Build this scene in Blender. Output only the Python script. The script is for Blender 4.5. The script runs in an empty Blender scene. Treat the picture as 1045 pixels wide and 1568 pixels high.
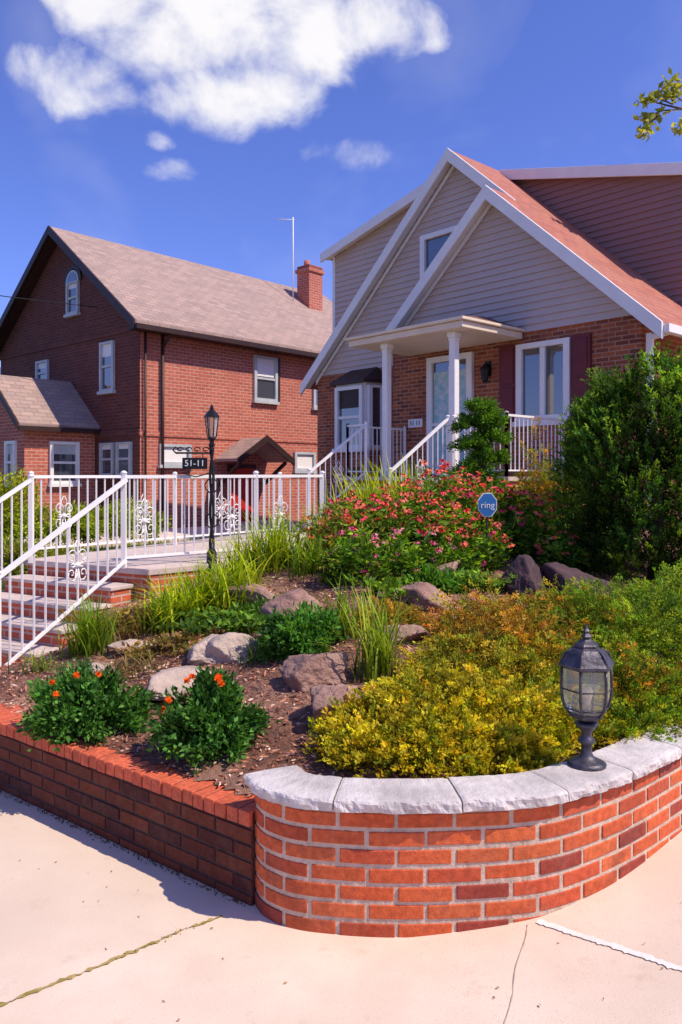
import bpy, bmesh, math, numpy as np
from mathutils import Vector, Matrix, noise
rng=np.random.default_rng(7)
scene=bpy.context.scene
V=Vector
# ------------------------------------------------------------------ materials
def newmat(name):
    m=bpy.data.materials.new(name); m.use_nodes=True
    nt=m.node_tree; nt.nodes.clear()
    out=nt.nodes.new('ShaderNodeOutputMaterial'); b=nt.nodes.new('ShaderNodeBsdfPrincipled')
    nt.links.new(b.outputs[0],out.inputs[0])
    return m,nt,b,out
def nmix(nt,fac,a,b,mode='MIX'):
    n=nt.nodes.new('ShaderNodeMix'); n.data_type='RGBA'; n.blend_type=mode
    for i,val in ((0,fac),(6,a),(7,b)):
        if hasattr(val,'links'): nt.links.new(val,n.inputs[i])
        elif i==0: n.inputs[0].default_value=val
        else: n.inputs[i].default_value=(*val,1)
    return n.outputs[2]
def nnoise(nt,vec,scale,detail=5,rough=.6,lo=.35,hi=.65):
    n=nt.nodes.new('ShaderNodeTexNoise'); n.inputs['Scale'].default_value=scale
    n.inputs['Detail'].default_value=detail; n.inputs['Roughness'].default_value=rough
    if vec is not None: nt.links.new(vec,n.inputs['Vector'])
    r=nt.nodes.new('ShaderNodeMapRange'); r.inputs[1].default_value=lo; r.inputs[2].default_value=hi
    nt.links.new(n.outputs[0],r.inputs[0]); return r.outputs[0]
def mat(name,c1,c2=None,scale=6,rough=.8,bump=.0,bscale=60,metal=0,spec=.4,c3=None,s3=1.2,attr=False,bd=.01,speck=None):
    m,nt,b,out=newmat(name)
    tc=nt.nodes.new('ShaderNodeTexCoord'); vec=tc.outputs['Object']
    if c2 is None: c2=tuple(x*.85 for x in c1)
    col=nmix(nt,nnoise(nt,vec,scale),c1,c2)
    if c3: col=nmix(nt,nnoise(nt,vec,s3,3,.5,.45,.7),col,c3)
    if speck:
        f=nt.nodes.new('ShaderNodeMath'); f.operation='MULTIPLY'; f.inputs[1].default_value=.45
        nt.links.new(nnoise(nt,vec,130,2,.5,.62,.70),f.inputs[0]); col=nmix(nt,f.outputs[0],col,speck)
        f=nt.nodes.new('ShaderNodeMath'); f.operation='MULTIPLY'; f.inputs[1].default_value=.5
        nt.links.new(nnoise(nt,vec,5.5,7,.7,.60,.74),f.inputs[0]); col=nmix(nt,f.outputs[0],col,speck)
    if attr:
        a=nt.nodes.new('ShaderNodeAttribute'); a.attribute_name='Col'
        col=nmix(nt,1.0,a.outputs['Color'],nmix(nt,nnoise(nt,vec,scale),(1,1,1),(.68,.60,.58)),'MULTIPLY')
        f=nt.nodes.new('ShaderNodeMath'); f.operation='MULTIPLY'; f.inputs[1].default_value=.14
        nt.links.new(nnoise(nt,vec,7,6,.7,.5,.75),f.inputs[0]); col=nmix(nt,f.outputs[0],col,(.46,.28,.20))
        f=nt.nodes.new('ShaderNodeMath'); f.operation='MULTIPLY'; f.inputs[1].default_value=.65
        nt.links.new(nnoise(nt,vec,3.2,6,.65,.55,.76),f.inputs[0]); col=nmix(nt,f.outputs[0],col,(.12,.030,.022))
    nt.links.new(col,b.inputs['Base Color'])
    b.inputs['Roughness'].default_value=rough; b.inputs['Metallic'].default_value=metal
    b.inputs['Specular IOR Level'].default_value=spec
    if bump:
        bp=nt.nodes.new('ShaderNodeBump'); bp.inputs['Strength'].default_value=bump; bp.inputs['Distance'].default_value=bd
        nt.links.new(nnoise(nt,vec,bscale,5,.65,0,1),bp.inputs['Height']); nt.links.new(bp.outputs[0],b.inputs['Normal'])
    return m
def brickmat(name,ca,cb,mortar,bw=.21,bh=.07,ms=.01,var=(.2,.05,.04),bump=.5,rough=.85,off=.5):
    m,nt,b,out=newmat(name)
    tc=nt.nodes.new('ShaderNodeTexCoord')
    br=nt.nodes.new('ShaderNodeTexBrick'); nt.links.new(tc.outputs['UV'],br.inputs['Vector'])
    br.inputs['Scale'].default_value=1; br.inputs['Brick Width'].default_value=bw; br.inputs['Row Height'].default_value=bh
    br.inputs['Mortar Size'].default_value=ms; br.inputs['Mortar Smooth'].default_value=.3; br.inputs['Bias'].default_value=0
    br.offset=off
    br.inputs['Color1'].default_value=(*ca,1); br.inputs['Color2'].default_value=(*cb,1); br.inputs['Mortar'].default_value=(*mortar,1)
    col=nmix(nt,nnoise(nt,tc.outputs['Object'],1.3,5,.6,.45,.85),br.outputs['Color'],var)
    n2=nt.nodes.new('ShaderNodeMath'); n2.operation='MULTIPLY'; n2.inputs[1].default_value=.45
    nt.links.new(nnoise(nt,tc.outputs['Object'],25,4),n2.inputs[0])
    col=nmix(nt,n2.outputs[0],col,nmix(nt,1.0,col,(.6,.55,.55),'MULTIPLY'))
    nt.links.new(col,b.inputs['Base Color']); b.inputs['Roughness'].default_value=rough
    bp=nt.nodes.new('ShaderNodeBump'); bp.invert=True; bp.inputs['Strength'].default_value=bump; bp.inputs['Distance'].default_value=.01
    nt.links.new(br.outputs['Fac'],bp.inputs['Height']); nt.links.new(bp.outputs[0],b.inputs['Normal'])
    return m
def leafmat(name,trans=.35,rough=.55):
    m,nt,b,out=newmat(name)
    a=nt.nodes.new('ShaderNodeAttribute'); a.attribute_name='Col'
    nt.links.new(a.outputs['Color'],b.inputs['Base Color']); b.inputs['Roughness'].default_value=rough
    b.inputs['Specular IOR Level'].default_value=.2
    if trans>0:
        t=nt.nodes.new('ShaderNodeBsdfTranslucent'); nt.links.new(nmix(nt,1.0,a.outputs['Color'],(1.35,1.25,.35),'MULTIPLY'),t.inputs[0])
        mx=nt.nodes.new('ShaderNodeMixShader'); mx.inputs[0].default_value=trans
        nt.links.new(b.outputs[0],mx.inputs[1]); nt.links.new(t.outputs[0],mx.inputs[2]); nt.links.new(mx.outputs[0],out.inputs[0])
    return m
LEAF=leafmat('leaf',.40); PETAL=leafmat('petal',.2)
CONC=mat('concrete',(.76,.61,.48),(.69,.54,.42),3,.9,.35,140,c3=(.62,.48,.37),s3=.8,bd=.004,speck=(.48,.35,.26))
TREAD=mat('tread_concrete',(.62,.50,.45),(.5,.40,.36),8,.85,.3,80,bd=.004,speck=(.4,.3,.26))
COPE=mat('coping_stone',(.68,.62,.59),(.55,.49,.46),14,.9,.9,45,c3=(.44,.39,.37),s3=5,bd=.008)
BRK=mat('garden_brick',(1,1,1),None,40,.8,.7,120,attr=True,bd=.004)
MORT=mat('mortar',(.66,.50,.38),(.48,.35,.26),20,.95,.6,90)
MORTD=mat('mortar_shaded',(.09,.05,.042),(.055,.032,.028),20,.95,.6,90)  # low wall mortar, shade of that face put into the colour
DIRT=mat('mulch_soil',(.28,.12,.075),(.11,.05,.035),14,.95,1.0,45,c3=(.46,.25,.17),s3=2.0,bd=.03)
LAWN=mat('lawn_ground',(.10,.14,.03),(.06,.08,.02),9,.95,1.0,60,bd=.03)
ASPH=mat('asphalt',(.06,.06,.062),(.04,.04,.042),30,.9,.5,200)
WHITE=mat('white_paint',(.86,.82,.79),(.80,.76,.74),4,.45)
CREAM=mat('cream_trim',(.80,.65,.50),(.74,.59,.45),4,.5)
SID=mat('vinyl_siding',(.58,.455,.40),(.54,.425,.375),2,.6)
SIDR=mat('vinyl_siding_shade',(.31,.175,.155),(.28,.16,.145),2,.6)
WB=brickmat('house_brick',(.48,.125,.04),(.17,.038,.022),(.46,.27,.18),var=(.25,.06,.028))
LB=brickmat('neighbour_brick',(.60,.155,.095),(.43,.105,.065),(.62,.37,.29),var=(.46,.12,.08),bh=.085,bw=.24,ms=.011)
LBD=brickmat('neighbour_brick_shaded',(.18,.042,.028),(.10,.024,.019),(.18,.08,.06),var=(.11,.027,.021),bh=.085,bw=.24,ms=.011)  # gable front: darker copy of the wall brick, shade painted into colour
STB=brickmat('step_brick',(.66,.13,.06),(.50,.09,.04),(.55,.42,.34),var=(.55,.12,.06))
RED=brickmat('red_shingle',(.50,.17,.115),(.39,.125,.09),(.25,.085,.065),bw=.3,bh=.14,ms=.008,var=(.46,.2,.14))
GRAYR=brickmat('grey_pink_shingle',(.47,.32,.27),(.34,.24,.21),(.21,.15,.13),bw=.33,bh=.16,ms=.009,var=(.40,.28,.235))
PORR=brickmat('porch_shingle',(.28,.14,.10),(.2,.1,.08),(.12,.06,.05),bw=.3,bh=.14,ms=.008)
DK=mat('dark_brown_trim',(.045,.018,.014),(.03,.012,.01),5,.5)
MAR=mat('maroon_shutter',(.16,.012,.018),(.12,.01,.014),5,.45)
REDD=mat('red_door_paint',(.6,.03,.02),None,5,.4)
BLK=mat('black_iron',(.012,.012,.014),(.02,.018,.018),20,.4,.2,80,metal=.3)
PEW=mat('pewter',(.11,.10,.12),(.05,.045,.055),25,.42,.3,60,metal=.5)
BARK=mat('bark',(.12,.08,.055),(.06,.04,.03),20,.9,.8,50)
ROCK=mat('garden_rock',(.42,.24,.19),(.20,.11,.09),7,.9,1.0,25,c3=(.52,.33,.27),s3=4,bd=.03)
ROCKD=mat('dark_rock',(.10,.05,.055),(.05,.03,.035),7,.85,.8,25,bd=.02)
ROCKL=mat('pale_rock',(.60,.46,.37),(.40,.30,.25),7,.9,1.0,25,bd=.03)
BLUE=mat('sign_blue',(.03,.16,.42),(.03,.15,.38),5,.4)
MOSS=mat('joint_moss',(.26,.20,.03),(.48,.34,.14),22,.95,.6,90)
PATCH=mat('pale_joint_filler',(.82,.77,.71),(.74,.67,.60),15,.9,.3,60)
JOINT=mat('joint_line',(.46,.34,.26),(.58,.45,.35),15,.95)  # faint darker line along a slab joint
def glassmat(name,c,r=.03):
    m,nt,b,out=newmat(name); b.inputs['Base Color'].default_value=(*c,1); b.inputs['Roughness'].default_value=r
    b.inputs['IOR'].default_value=1.9; b.inputs['Specular IOR Level'].default_value=.9
    tc=nt.nodes.new('ShaderNodeTexCoord'); bp=nt.nodes.new('ShaderNodeBump'); bp.inputs['Strength'].default_value=.06
    nt.links.new(nnoise(nt,tc.outputs['Object'],2,2,.5,0,1),bp.inputs['Height']); nt.links.new(bp.outputs[0],b.inputs['Normal'])
    return m
GLS=glassmat('window_glass',(.05,.06,.075))
BLIND=mat('window_blind',(.52,.53,.54),(.42,.44,.46),3,.4)
CURT=mat('curtain_teal',(.25,.52,.56),(.62,.66,.66),11,.5)
m,nt,b,out=newmat('lantern_glass'); b.inputs['Base Color'].default_value=(.85,.85,.70,1); b.inputs['Roughness'].default_value=.16
b.inputs['Transmission Weight'].default_value=.78; b.inputs['IOR'].default_value=1.1; LGL=m

# ------------------------------------------------------------------ mesh helpers
def empty(name,loc):
    e=bpy.data.objects.new(name,None); scene.collection.objects.link(e); e.location=loc; e.empty_display_size=.3
    return e
class MB:
    def __init__(s): s.v=[];s.f=[];s.m=[];s.c=[];s.sm=[]
    def poly(s,pts,mi=0,col=(1,1,1),smooth=False):
        n=len(s.v); s.v+= [tuple(p) for p in pts]; s.f.append(tuple(range(n,n+len(pts)))); s.m.append(mi); s.c.append(col); s.sm.append(smooth)
    def mesh(s,vs,fs,mi=0,col=(1,1,1),smooth=False):
        n=len(s.v); s.v+=[tuple(p) for p in vs]
        for f in fs: s.f.append(tuple(n+i for i in f)); s.m.append(mi); s.c.append(col); s.sm.append(smooth)
    def prism(s,pts,vec,mi=0,col=(1,1,1)):
        pts=[V(p) for p in pts]; vec=V(vec); n=len(pts)
        nn=V((0,0,0))
        for i in range(n): nn+=pts[i].cross(pts[(i+1)%n])
        if nn.dot(vec)>0: pts=pts[::-1]
        q=[p+vec for p in pts]
        fs=[tuple(range(n)),tuple(range(2*n-1,n-1,-1))]+[((i+1)%n,i,i+n,(i+1)%n+n) for i in range(n)]
        s.mesh(pts+q,fs,mi,col)
    def box(s,o,a,b,c,mi=0,col=(1,1,1)):
        o,a,b,c=V(o),V(a),V(b),V(c); s.prism([o,o+a,o+a+b,o+b],c,mi,col)
    def cbox(s,c,size,X=(1,0,0),Y=(0,1,0),Z=(0,0,1),mi=0,col=(1,1,1)):
        X=V(X)*size[0];Y=V(Y)*size[1];Z=V(Z)*size[2]; s.box(V(c)-(X+Y+Z)/2,X,Y,Z,mi,col)
    def beam(s,p,q,w,h,mi=0,up=(0,0,1)):
        p,q=V(p),V(q); d=(q-p); side=d.cross(V(up)).normalized()
        if side.length<.5: side=V((1,0,0))
        u=side.cross(d).normalized()
        s.box(p-side*w/2-u*h/2,side*w,u*h,d,mi)
    def tube(s,pts,r,n=6,mi=0,smooth=True):
        pts=[V(p) for p in pts]; R=r if hasattr(r,'__len__') else [r]*len(pts)
        vs=[];ref=V((.13,.31,.94))
        for i,p in enumerate(pts):
            t=(pts[min(i+1,len(pts)-1)]-pts[max(i-1,0)]).normalized()
            a=t.cross(ref)
            if a.length<.1: a=t.cross(V((1,0,0)))
            a.normalize(); b=t.cross(a)
            for k in range(n):
                an=2*math.pi*k/n; vs.append(p+(a*math.cos(an)+b*math.sin(an))*R[i])
        fs=[]
        for i in range(len(pts)-1):
            for k in range(n):
                fs.append((i*n+k,i*n+(k+1)%n,(i+1)*n+(k+1)%n,(i+1)*n+k))
        fs.append(tuple(range(n))[::-1]); fs.append(tuple(range((len(pts)-1)*n,len(pts)*n)))
        s.mesh(vs,fs,mi,smooth=smooth)
    def lathe(s,c,prof,n=16,mi=0,smooth=True,rot=0):
        c=V(c);vs=[]
        for r,z in prof:
            for k in range(n):
                an=2*math.pi*k/n+rot; vs.append(c+V((r*math.cos(an),r*math.sin(an),z)))
        fs=[]
        for i in range(len(prof)-1):
            for k in range(n): fs.append((i*n+k,i*n+(k+1)%n,(i+1)*n+(k+1)%n,(i+1)*n+k))
        fs.append(tuple(range(n))[::-1]); fs.append(tuple(range((len(prof)-1)*n,len(prof)*n)))
        s.mesh(vs,fs,mi,smooth=smooth)
    def make(s,name,mats,parent=None,bevel=0,origin=None):
        me=bpy.data.meshes.new(name)
        vv=np.array(s.v,dtype=float)
        if origin is None:
            origin=V(((vv[:,0].min()+vv[:,0].max())/2,(vv[:,1].min()+vv[:,1].max())/2,vv[:,2].min())) if parent is None else V(parent.location)
        org=np.array(origin)
        me.from_pydata((vv-org).tolist(),[],s.f)
        me.polygons.foreach_set('material_index',s.m); me.polygons.foreach_set('use_smooth',s.sm)
        uvs=np.zeros((len(me.loops),2)); cc=np.ones((len(me.loops),4)); li=0
        for f,c in zip(s.f,s.c):
            p=[V(s.v[i]) for i in f]; n=V((0,0,0))
            for i in range(len(p)): n+=(p[i]-p[0]).cross(p[(i+1)%len(p)]-p[0])
            if n.length<1e-12: n=V((0,0,1))
            n.normalize(); h=V((0,0,1)).cross(n)
            if h.length<.05: h=V((1,0,0))
            h.normalize(); w=n.cross(h)
            for q in p:
                uvs[li]=(q.dot(h)+50,q.dot(w)+50); cc[li,:3]=c; li+=1
        me.uv_layers.new(name='UVMap'); me.uv_layers['UVMap'].data.foreach_set('uv',uvs.ravel())
        me.color_attributes.new('Col','FLOAT_COLOR','CORNER'); me.color_attributes['Col'].data.foreach_set('color',cc.ravel())
        for m_ in mats: me.materials.append(m_)
        me.update()
        ob=bpy.data.objects.new(name,me); scene.collection.objects.link(ob)
        if parent: ob.parent=parent
        else: ob.location=origin
        if bevel:
            bm_=ob.modifiers.new('bevel','BEVEL'); bm_.width=bevel; bm_.segments=2; bm_.limit_method='ANGLE'
        return ob
def mesh_np(name,verts,faces,cols,mat_,parent=None,smooth=False,origin=None):
    if origin is None:
        origin=np.array(parent.location) if parent else np.array([verts[:,0].mean(),verts[:,1].mean(),verts[:,2].min()])
    me=bpy.data.meshes.new(name); k=faces.shape[1]
    me.vertices.add(len(verts)); me.vertices.foreach_set('co',(verts-origin).ravel())
    me.loops.add(faces.size); me.loops.foreach_set('vertex_index',faces.ravel().astype(np.int32))
    me.polygons.add(len(faces)); me.polygons.foreach_set('loop_start',np.arange(0,faces.size,k,dtype=np.int32))
    me.polygons.foreach_set('loop_total',np.full(len(faces),k,dtype=np.int32))
    me.update(calc_edges=True)
    me.color_attributes.new('Col','FLOAT_COLOR','POINT'); c4=np.ones((len(verts),4)); c4[:,:3]=cols
    me.color_attributes['Col'].data.foreach_set('color',c4.ravel()); me.materials.append(mat_)
    if smooth: me.polygons.foreach_set('use_smooth',np.ones(len(faces),dtype=bool))
    ob=bpy.data.objects.new(name,me); scene.collection.objects.link(ob)
    if parent: ob.parent=parent
    else: ob.location=origin
    return ob
def nrm(a): return a/np.maximum(np.linalg.norm(a,axis=-1,keepdims=True),1e-9)
def leaves_geo(P,D,L,W,C,fold=.25):
    n=len(P); D=nrm(D); R=nrm(np.cross(D,nrm(rng.normal(size=(n,3))))); U=np.cross(R,D)
    L=np.broadcast_to(L,(n,))[:,None]; W=np.broadcast_to(W,(n,))[:,None]
    v=np.stack([P,P+D*L*.45+R*W*.5+U*W*fold,P+D*L,P+D*L*.45-R*W*.5+U*W*fold],1).reshape(-1,3)
    f=np.arange(4*n).reshape(n,4); return v,f,np.repeat(C,4,axis=0)
def join_geo(gs):
    vs,fs,cs=[],[],[];o=0
    for v,f,c in gs: vs.append(v);fs.append(f+o);cs.append(c);o+=len(v)
    return np.concatenate(vs),np.concatenate(fs),np.concatenate(cs)
def mixcol(n,pal,jit=.15):
    pal=np.array(pal); i=rng.integers(0,len(pal),n); j=rng.integers(0,len(pal),n); t=rng.random((n,1))
    return np.clip((pal[i]*(1-t)+pal[j]*t)*(1+rng.normal(0,jit,(n,1))),0,1)
def bush(center,rad,n,clumps,spread,L,W,pal,flat=0,inner=.25,up=.3):
    c=np.array(center);rad=np.array(rad)
    d=nrm(rng.normal(size=(clumps,3))); d[:,2]=np.abs(d[:,2])-.25*rng.random(clumps)
    rr=rng.uniform(.68,1.12,(clumps,1)); cc=c+d*rad*rr; tone=rng.uniform(.6,1.4,(clumps,1))
    i=rng.integers(0,clumps,n); P=cc[i]+rng.normal(size=(n,3))*spread
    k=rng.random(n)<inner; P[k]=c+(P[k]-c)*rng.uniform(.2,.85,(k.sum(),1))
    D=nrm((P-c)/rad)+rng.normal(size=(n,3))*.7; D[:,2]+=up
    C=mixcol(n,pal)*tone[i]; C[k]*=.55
    return leaves_geo(P,D,L*rng.uniform(.6,1.3,n),W*rng.uniform(.7,1.2,n),np.clip(C,0,1))
def sprays(base,dirs,length,nl,L,W,pal,droop=.25,ang=.55,tone=None,taper=1.0):
    k=len(base); dirs=nrm(dirs); t=rng.random((k,nl))**.8
    ln=np.broadcast_to(length,(k,))[:,None]
    side=nrm(np.cross(dirs,nrm(rng.normal(size=(k,3)))))
    s=(rng.random((k,nl))-.5)*ln*.38*(1-t*.8)
    P=base[:,None]+dirs[:,None]*(t*ln)[...,None]+side[:,None]*s[...,None]
    P[...,2]-=droop*ln*t**2
    P+=rng.normal(size=P.shape)*.006
    D=dirs[:,None]+side[:,None]*(np.sign(s)*ang)[...,None]+rng.normal(size=P.shape)*.3
    n=k*nl
    tn=rng.uniform(.6,1.35,(k,1)) if tone is None else tone
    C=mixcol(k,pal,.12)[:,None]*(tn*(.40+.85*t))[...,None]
    return leaves_geo(P.reshape(-1,3),D.reshape(-1,3),L*rng.uniform(.6,1.3,n),W*rng.uniform(.7,1.3,n),np.clip(C.reshape(-1,3),0,1))
def blades(base,az,h,r,w,pal,S=6,twist=.3):
    n=len(base); t=np.linspace(0,1,S+1)[None,:]
    d=np.stack([np.cos(az),np.sin(az)],1); h=np.broadcast_to(h,(n,))[:,None]; r=np.broadcast_to(r,(n,))[:,None]
    P=np.zeros((n,S+1,3)); P[...,0]=base[:,0:1]+d[:,0:1]*r*t**2; P[...,1]=base[:,1:2]+d[:,1:2]*r*t**2
    P[...,2]=base[:,2:3]+h*(t-.35*(r/np.maximum(h,.01))*t**3)
    sd=np.stack([-d[:,1],d[:,0],np.zeros(n)],1); a=rng.uniform(-1,1,n)*twist
    sd=sd*np.cos(a)[:,None]+np.stack([d[:,0],d[:,1],np.zeros(n)],1)*np.sin(a)[:,None]
    ww=(np.broadcast_to(w,(n,))[:,None]*(1-t)**.6*.5+.0006)
    A=P+sd[:,None]*ww[...,None]; B=P-sd[:,None]*ww[...,None]
    v=np.stack([A,B],2).reshape(-1,3); b0=np.arange(n)[:,None]*(2*(S+1))+np.arange(S)[None]*2
    f=np.stack([b0,b0+1,b0+3,b0+2],-1).reshape(-1,4)
    C=mixcol(n,pal)[:,None]*(.35+.8*t)[...,None]
    return v,f,np.clip(np.repeat(C.reshape(-1,3),2,axis=0),0,1)
def octas(P,r,rz,C):
    n=len(P); o=np.array([[1,0,0],[0,1,0],[-1,0,0],[0,-1,0],[0,0,1],[0,0,-1]],float)
    o=np.stack([o[:,0]*r,o[:,1]*r,o[:,2]*rz],1)
    v=(P[:,None]+o[None]).reshape(-1,3)
    f=np.array([[0,1,4],[1,2,4],[2,3,4],[3,0,4],[1,0,5],[2,1,5],[3,2,5],[0,3,5]])
    ff=(np.arange(n)[:,None,None]*6+f[None]).reshape(-1,3)
    return v,ff,np.repeat(C,6,axis=0)

# ------------------------------------------------------------------ frames & terrain
def H(u,v,z): return V((4.26-.67*u+.743*v,11.10+.743*u+.67*v,z))
SA=np.array([-1.97,7.50]); SE=np.array([-.50,-.866]); SF=np.array([-.866,.50])
def T(x,y):
    x=np.asarray(x,float); y=np.asarray(y,float)
    w1=.61*(x+.34)+.79*(y-3.06); w2=-.67*(x-.9)+.743*(y-3.1)
    w=np.minimum(w1,w2); w=np.clip(w,0,6)
    f=np.clip((x+3)/2.2,.3,1)
    z=.36+.16*w*f+.06*np.clip(x+.2,0,.6)
    u=(x-4.26)*-.67+(y-11.1)*.743
    k=np.clip((u-.6)/.8,0,1); z=z*(1-k)+np.minimum(z,.78)*k
    k2=np.clip((u-3.2)/1.,0,1); z=z*(1-k2)+np.minimum(z,.4)*k2
    z=z+.02*np.sin(x*5.1+y*2.3)*np.cos(y*4.3-x*1.7)*(w>.25)
    t=(x-SA[0])*SE[0]+(y-SA[1])*SE[1]; r=(x-SA[0])*SF[0]+(y-SA[1])*SF[1]
    lim=np.maximum(.10,.70-.52*t)+.45*np.clip(-r,0,9)
    z=np.where((t>0)&(r<=.02),np.minimum(z,lim),z)
    return np.where((t>-.1)&(t<4)&(r>.02)&(r<1.6),-.1,z)
def S(x,y):
    return .085*np.clip(np.asarray(x,float)-.25,0,2.5)
ctrl=[(-.350,3.165),(-.300,3.07),(-.19,2.985),(-.03,2.945),(.19,2.925),(.45,2.935),(.765,2.985),(1.02,3.12),(1.26,3.30),(1.57,3.58),(2.3,4.25),(3.8,5.6),(6.5,8.05)]
def catmull(c,per=30):
    out=[];c=[np.array(p) for p in c]; c=[2*c[0]-c[1]]+c+[2*c[-1]-c[-2]]
    for i in range(1,len(c)-2):
        for k in range(per):
            t=k/per;p0,p1,p2,p3=c[i-1:i+3]
            out.append(.5*((2*p1)+(-p0+p2)*t+(2*p0-5*p1+4*p2-p3)*t*t+(-p0+3*p1-3*p2+p3)*t**3))
    out.append(c[-2]); return np.array(out)
PT=catmull(ctrl); SEG=np.r_[0,np.cumsum(np.linalg.norm(np.diff(PT,axis=0),axis=1))]; LEN=SEG[-1]
def at(s):
    e=.012; s0=min(max(s,e),LEN-e)
    dx=np.interp(s0+e,SEG,PT[:,0])-np.interp(s0-e,SEG,PT[:,0]); dy=np.interp(s0+e,SEG,PT[:,1])-np.interp(s0-e,SEG,PT[:,1])
    l=math.hypot(dx,dy); x=np.interp(s0,SEG,PT[:,0])+dx/l*(s-s0); y=np.interp(s0,SEG,PT[:,1])+dy/l*(s-s0)
    return x,y,dy/l,-dx/l
# ------------------------------------------------------------------ ground
def grid(name,xs,ys,zf,matl,mask=None,cols=(1,1,1)):
    X,Y=np.meshgrid(xs,ys); Z=zf(X,Y); v=np.stack([X,Y,Z],-1).reshape(-1,3); nx,ny=len(xs),len(ys)
    i=np.arange(nx*ny).reshape(ny,nx); f=np.stack([i[:-1,:-1],i[:-1,1:],i[1:,1:],i[1:,:-1]],-1).reshape(-1,4)
    if mask is not None:
        c=v[f].mean(1); f=f[mask(c[:,0],c[:,1])]
    return mesh_np(name,v,f,np.tile(cols,(len(v),1)),matl,smooth=True,origin=np.zeros(3))
mb=MB(); mb.poly([(-600,-600,-.16),(600,-600,-.16),(600,600,-.16),(-600,600,-.16)]); mb.make('ground',[LAWN])
mb=MB(); mb.poly([(-80,-14,-.15),(80,-14,-.15),(80,-1.6,-.15),(-80,-1.6,-.15)]); mb.make('road',[ASPH])
grid('sidewalk',np.linspace(-16,14,121),np.linspace(-1.6,16,90),S,CONC)
mb=MB(); mb.box((-16,-1.75,-.16),(30,0,0),(0,.15,0),(0,0,.165)); mb.make('kerb',[TREAD],bevel=.02)
def strip(mb,a,b,w,mi=0,n=14,jit=.3,wob=.0):
    a=np.array(a);b=np.array(b);d=(b-a)/np.linalg.norm(b-a);s=np.array([-d[1],d[0]]);L=[];R=[]
    for i in range(n+1):
        p=a+(b-a)*i/n+s*wob*noise.noise(V((i*.12,w*99,0))); l=p+s*w/2*(1+rng.normal()*jit); r=p-s*w/2*(1+rng.normal()*jit)
        L.append((l[0],l[1],float(S(l[0],l[1]))+.004)); R.append((r[0],r[1],float(S(r[0],r[1]))+.004))
    for i in range(n): mb.poly([R[i],R[i+1],L[i+1],L[i]],mi)
mb=MB(); strip(mb,(-.47,3.07),(-2.2,1.63),.014,0,140,.75,.008); mb.make('mossy_pavement_joint',[MOSS])
mb=MB(); strip(mb,(.74,2.955),(1.62,2.2),.028,0,110,.22,.008); mb.make('patched_pavement_joint',[PATCH])
mb=MB(); strip(mb,(.70,2.94),(.05,1.2),.004,0,80,.5,.012); mb.make('pavement_joint',[JOINT])
def garden_mask(x,y,m2=.08):
    w1=.61*(x+.36)+.79*(y-3.14)
    w2=np.full(x.shape,9.)
    idx=np.where((x>-.5)&(y<12))[0]
    if len(idx):
        px=x[idx][:,None]; py=y[idx][:,None]
        pp=PT[::5]; d=(px-pp[:,0])**2+(py-pp[:,1])**2; j=d.argmin(1)
        tt=np.gradient(pp,axis=0); tt/=np.linalg.norm(tt,axis=1,keepdims=True)
        w=-((px[:,0]-pp[j,0])*tt[j,1]-(py[:,0]-pp[j,1])*tt[j,0])
        w2[idx]=np.where(j<1,9,w)
    return (w1>.10)&(w2>m2)
grid('garden_soil',np.arange(-5,7,.05),np.arange(2.9,13,.05),T,DIRT,lambda x,y:garden_mask(x,y)&((x-4.26)*-.67+(y-11.1)*.743<3.3))
grid('lawn',np.arange(-22,14,.25),np.arange(3,42,.25),lambda x,y:T(x,y),LAWN,lambda x,y:garden_mask(x,y)&((x-4.26)*-.67+(y-11.1)*.743>3.1)|((y>13.05)&(x>-22)))

# ------------------------------------------------------------------ retaining walls
BPAL=[(.70,.135,.038),(.64,.115,.033),(.72,.155,.045),(.57,.095,.033),(.36,.058,.033),(.70,.135,.04),(.66,.125,.037)]
def bcol(): 
    c=np.array(BPAL[rng.integers(0,len(BPAL))])*rng.uniform(.85,1.1); return tuple(np.clip(c,0,1))
W1=empty('curved_brick_wall',(.6,3.1,0))
mb=MB(); mc=MB()
for ci in range(7):
    z0=-.003+ci*.0685; s=(.110 if ci%2 else 0)+.0
    segs=[(0.0,s-.015)] if s>0 else []
    while s<LEN-.25:
        segs.append((s,s+.203+rng.normal()*.002)); s+=.2195
    for a,b in segs:
        proud=rng.normal()*.0014; vs=[]; K=9; bz=rng.normal()*.0009; bh=.0520+rng.normal()*.0007
        for k in range(K):
            x,y,nx,ny=at(a+(b-a)*k/(K-1))
            for off,z in ((proud,z0+bz),(proud,z0+bz+bh),(-.09,z0+bz+bh),(-.09,z0+bz)): vs.append((x+nx*off,y+ny*off,z))
        fs=[(k*4+j,k*4+(j+1)%4,(k+1)*4+(j+1)%4,(k+1)*4+j) for k in range(K-1) for j in range(4)]
        fs=[f[::-1] for f in fs]+[(0,1,2,3),((K-1)*4+3,(K-1)*4+2,(K-1)*4+1,(K-1)*4)]
        mb.mesh(vs,fs,0,bcol())
mb.make('bricks',[BRK],W1,bevel=.004)
ss=np.r_[np.linspace(0.008,1.5,160),np.linspace(1.51,LEN,300)]; vs=[]
for s in ss:
    x,y,nx,ny=at(s); j=rng.normal()*.0006
    for off,z in ((-.0045+j,-.2),(-.0045+j,.474),(-.2,.474),(-.2,-.2)): vs.append((x+nx*off,y+ny*off,z))
fs=[(k*4+(j+1)%4,k*4+j,(k+1)*4+j,(k+1)*4+(j+1)%4) for k in range(len(ss)-1) for j in range(4)]+[(0,1,2,3)]
mc.mesh(vs,fs); mc.make('mortar_core',[MORT],W1)
mb=MB(); cuts=[-.025]; s=.0
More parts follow.
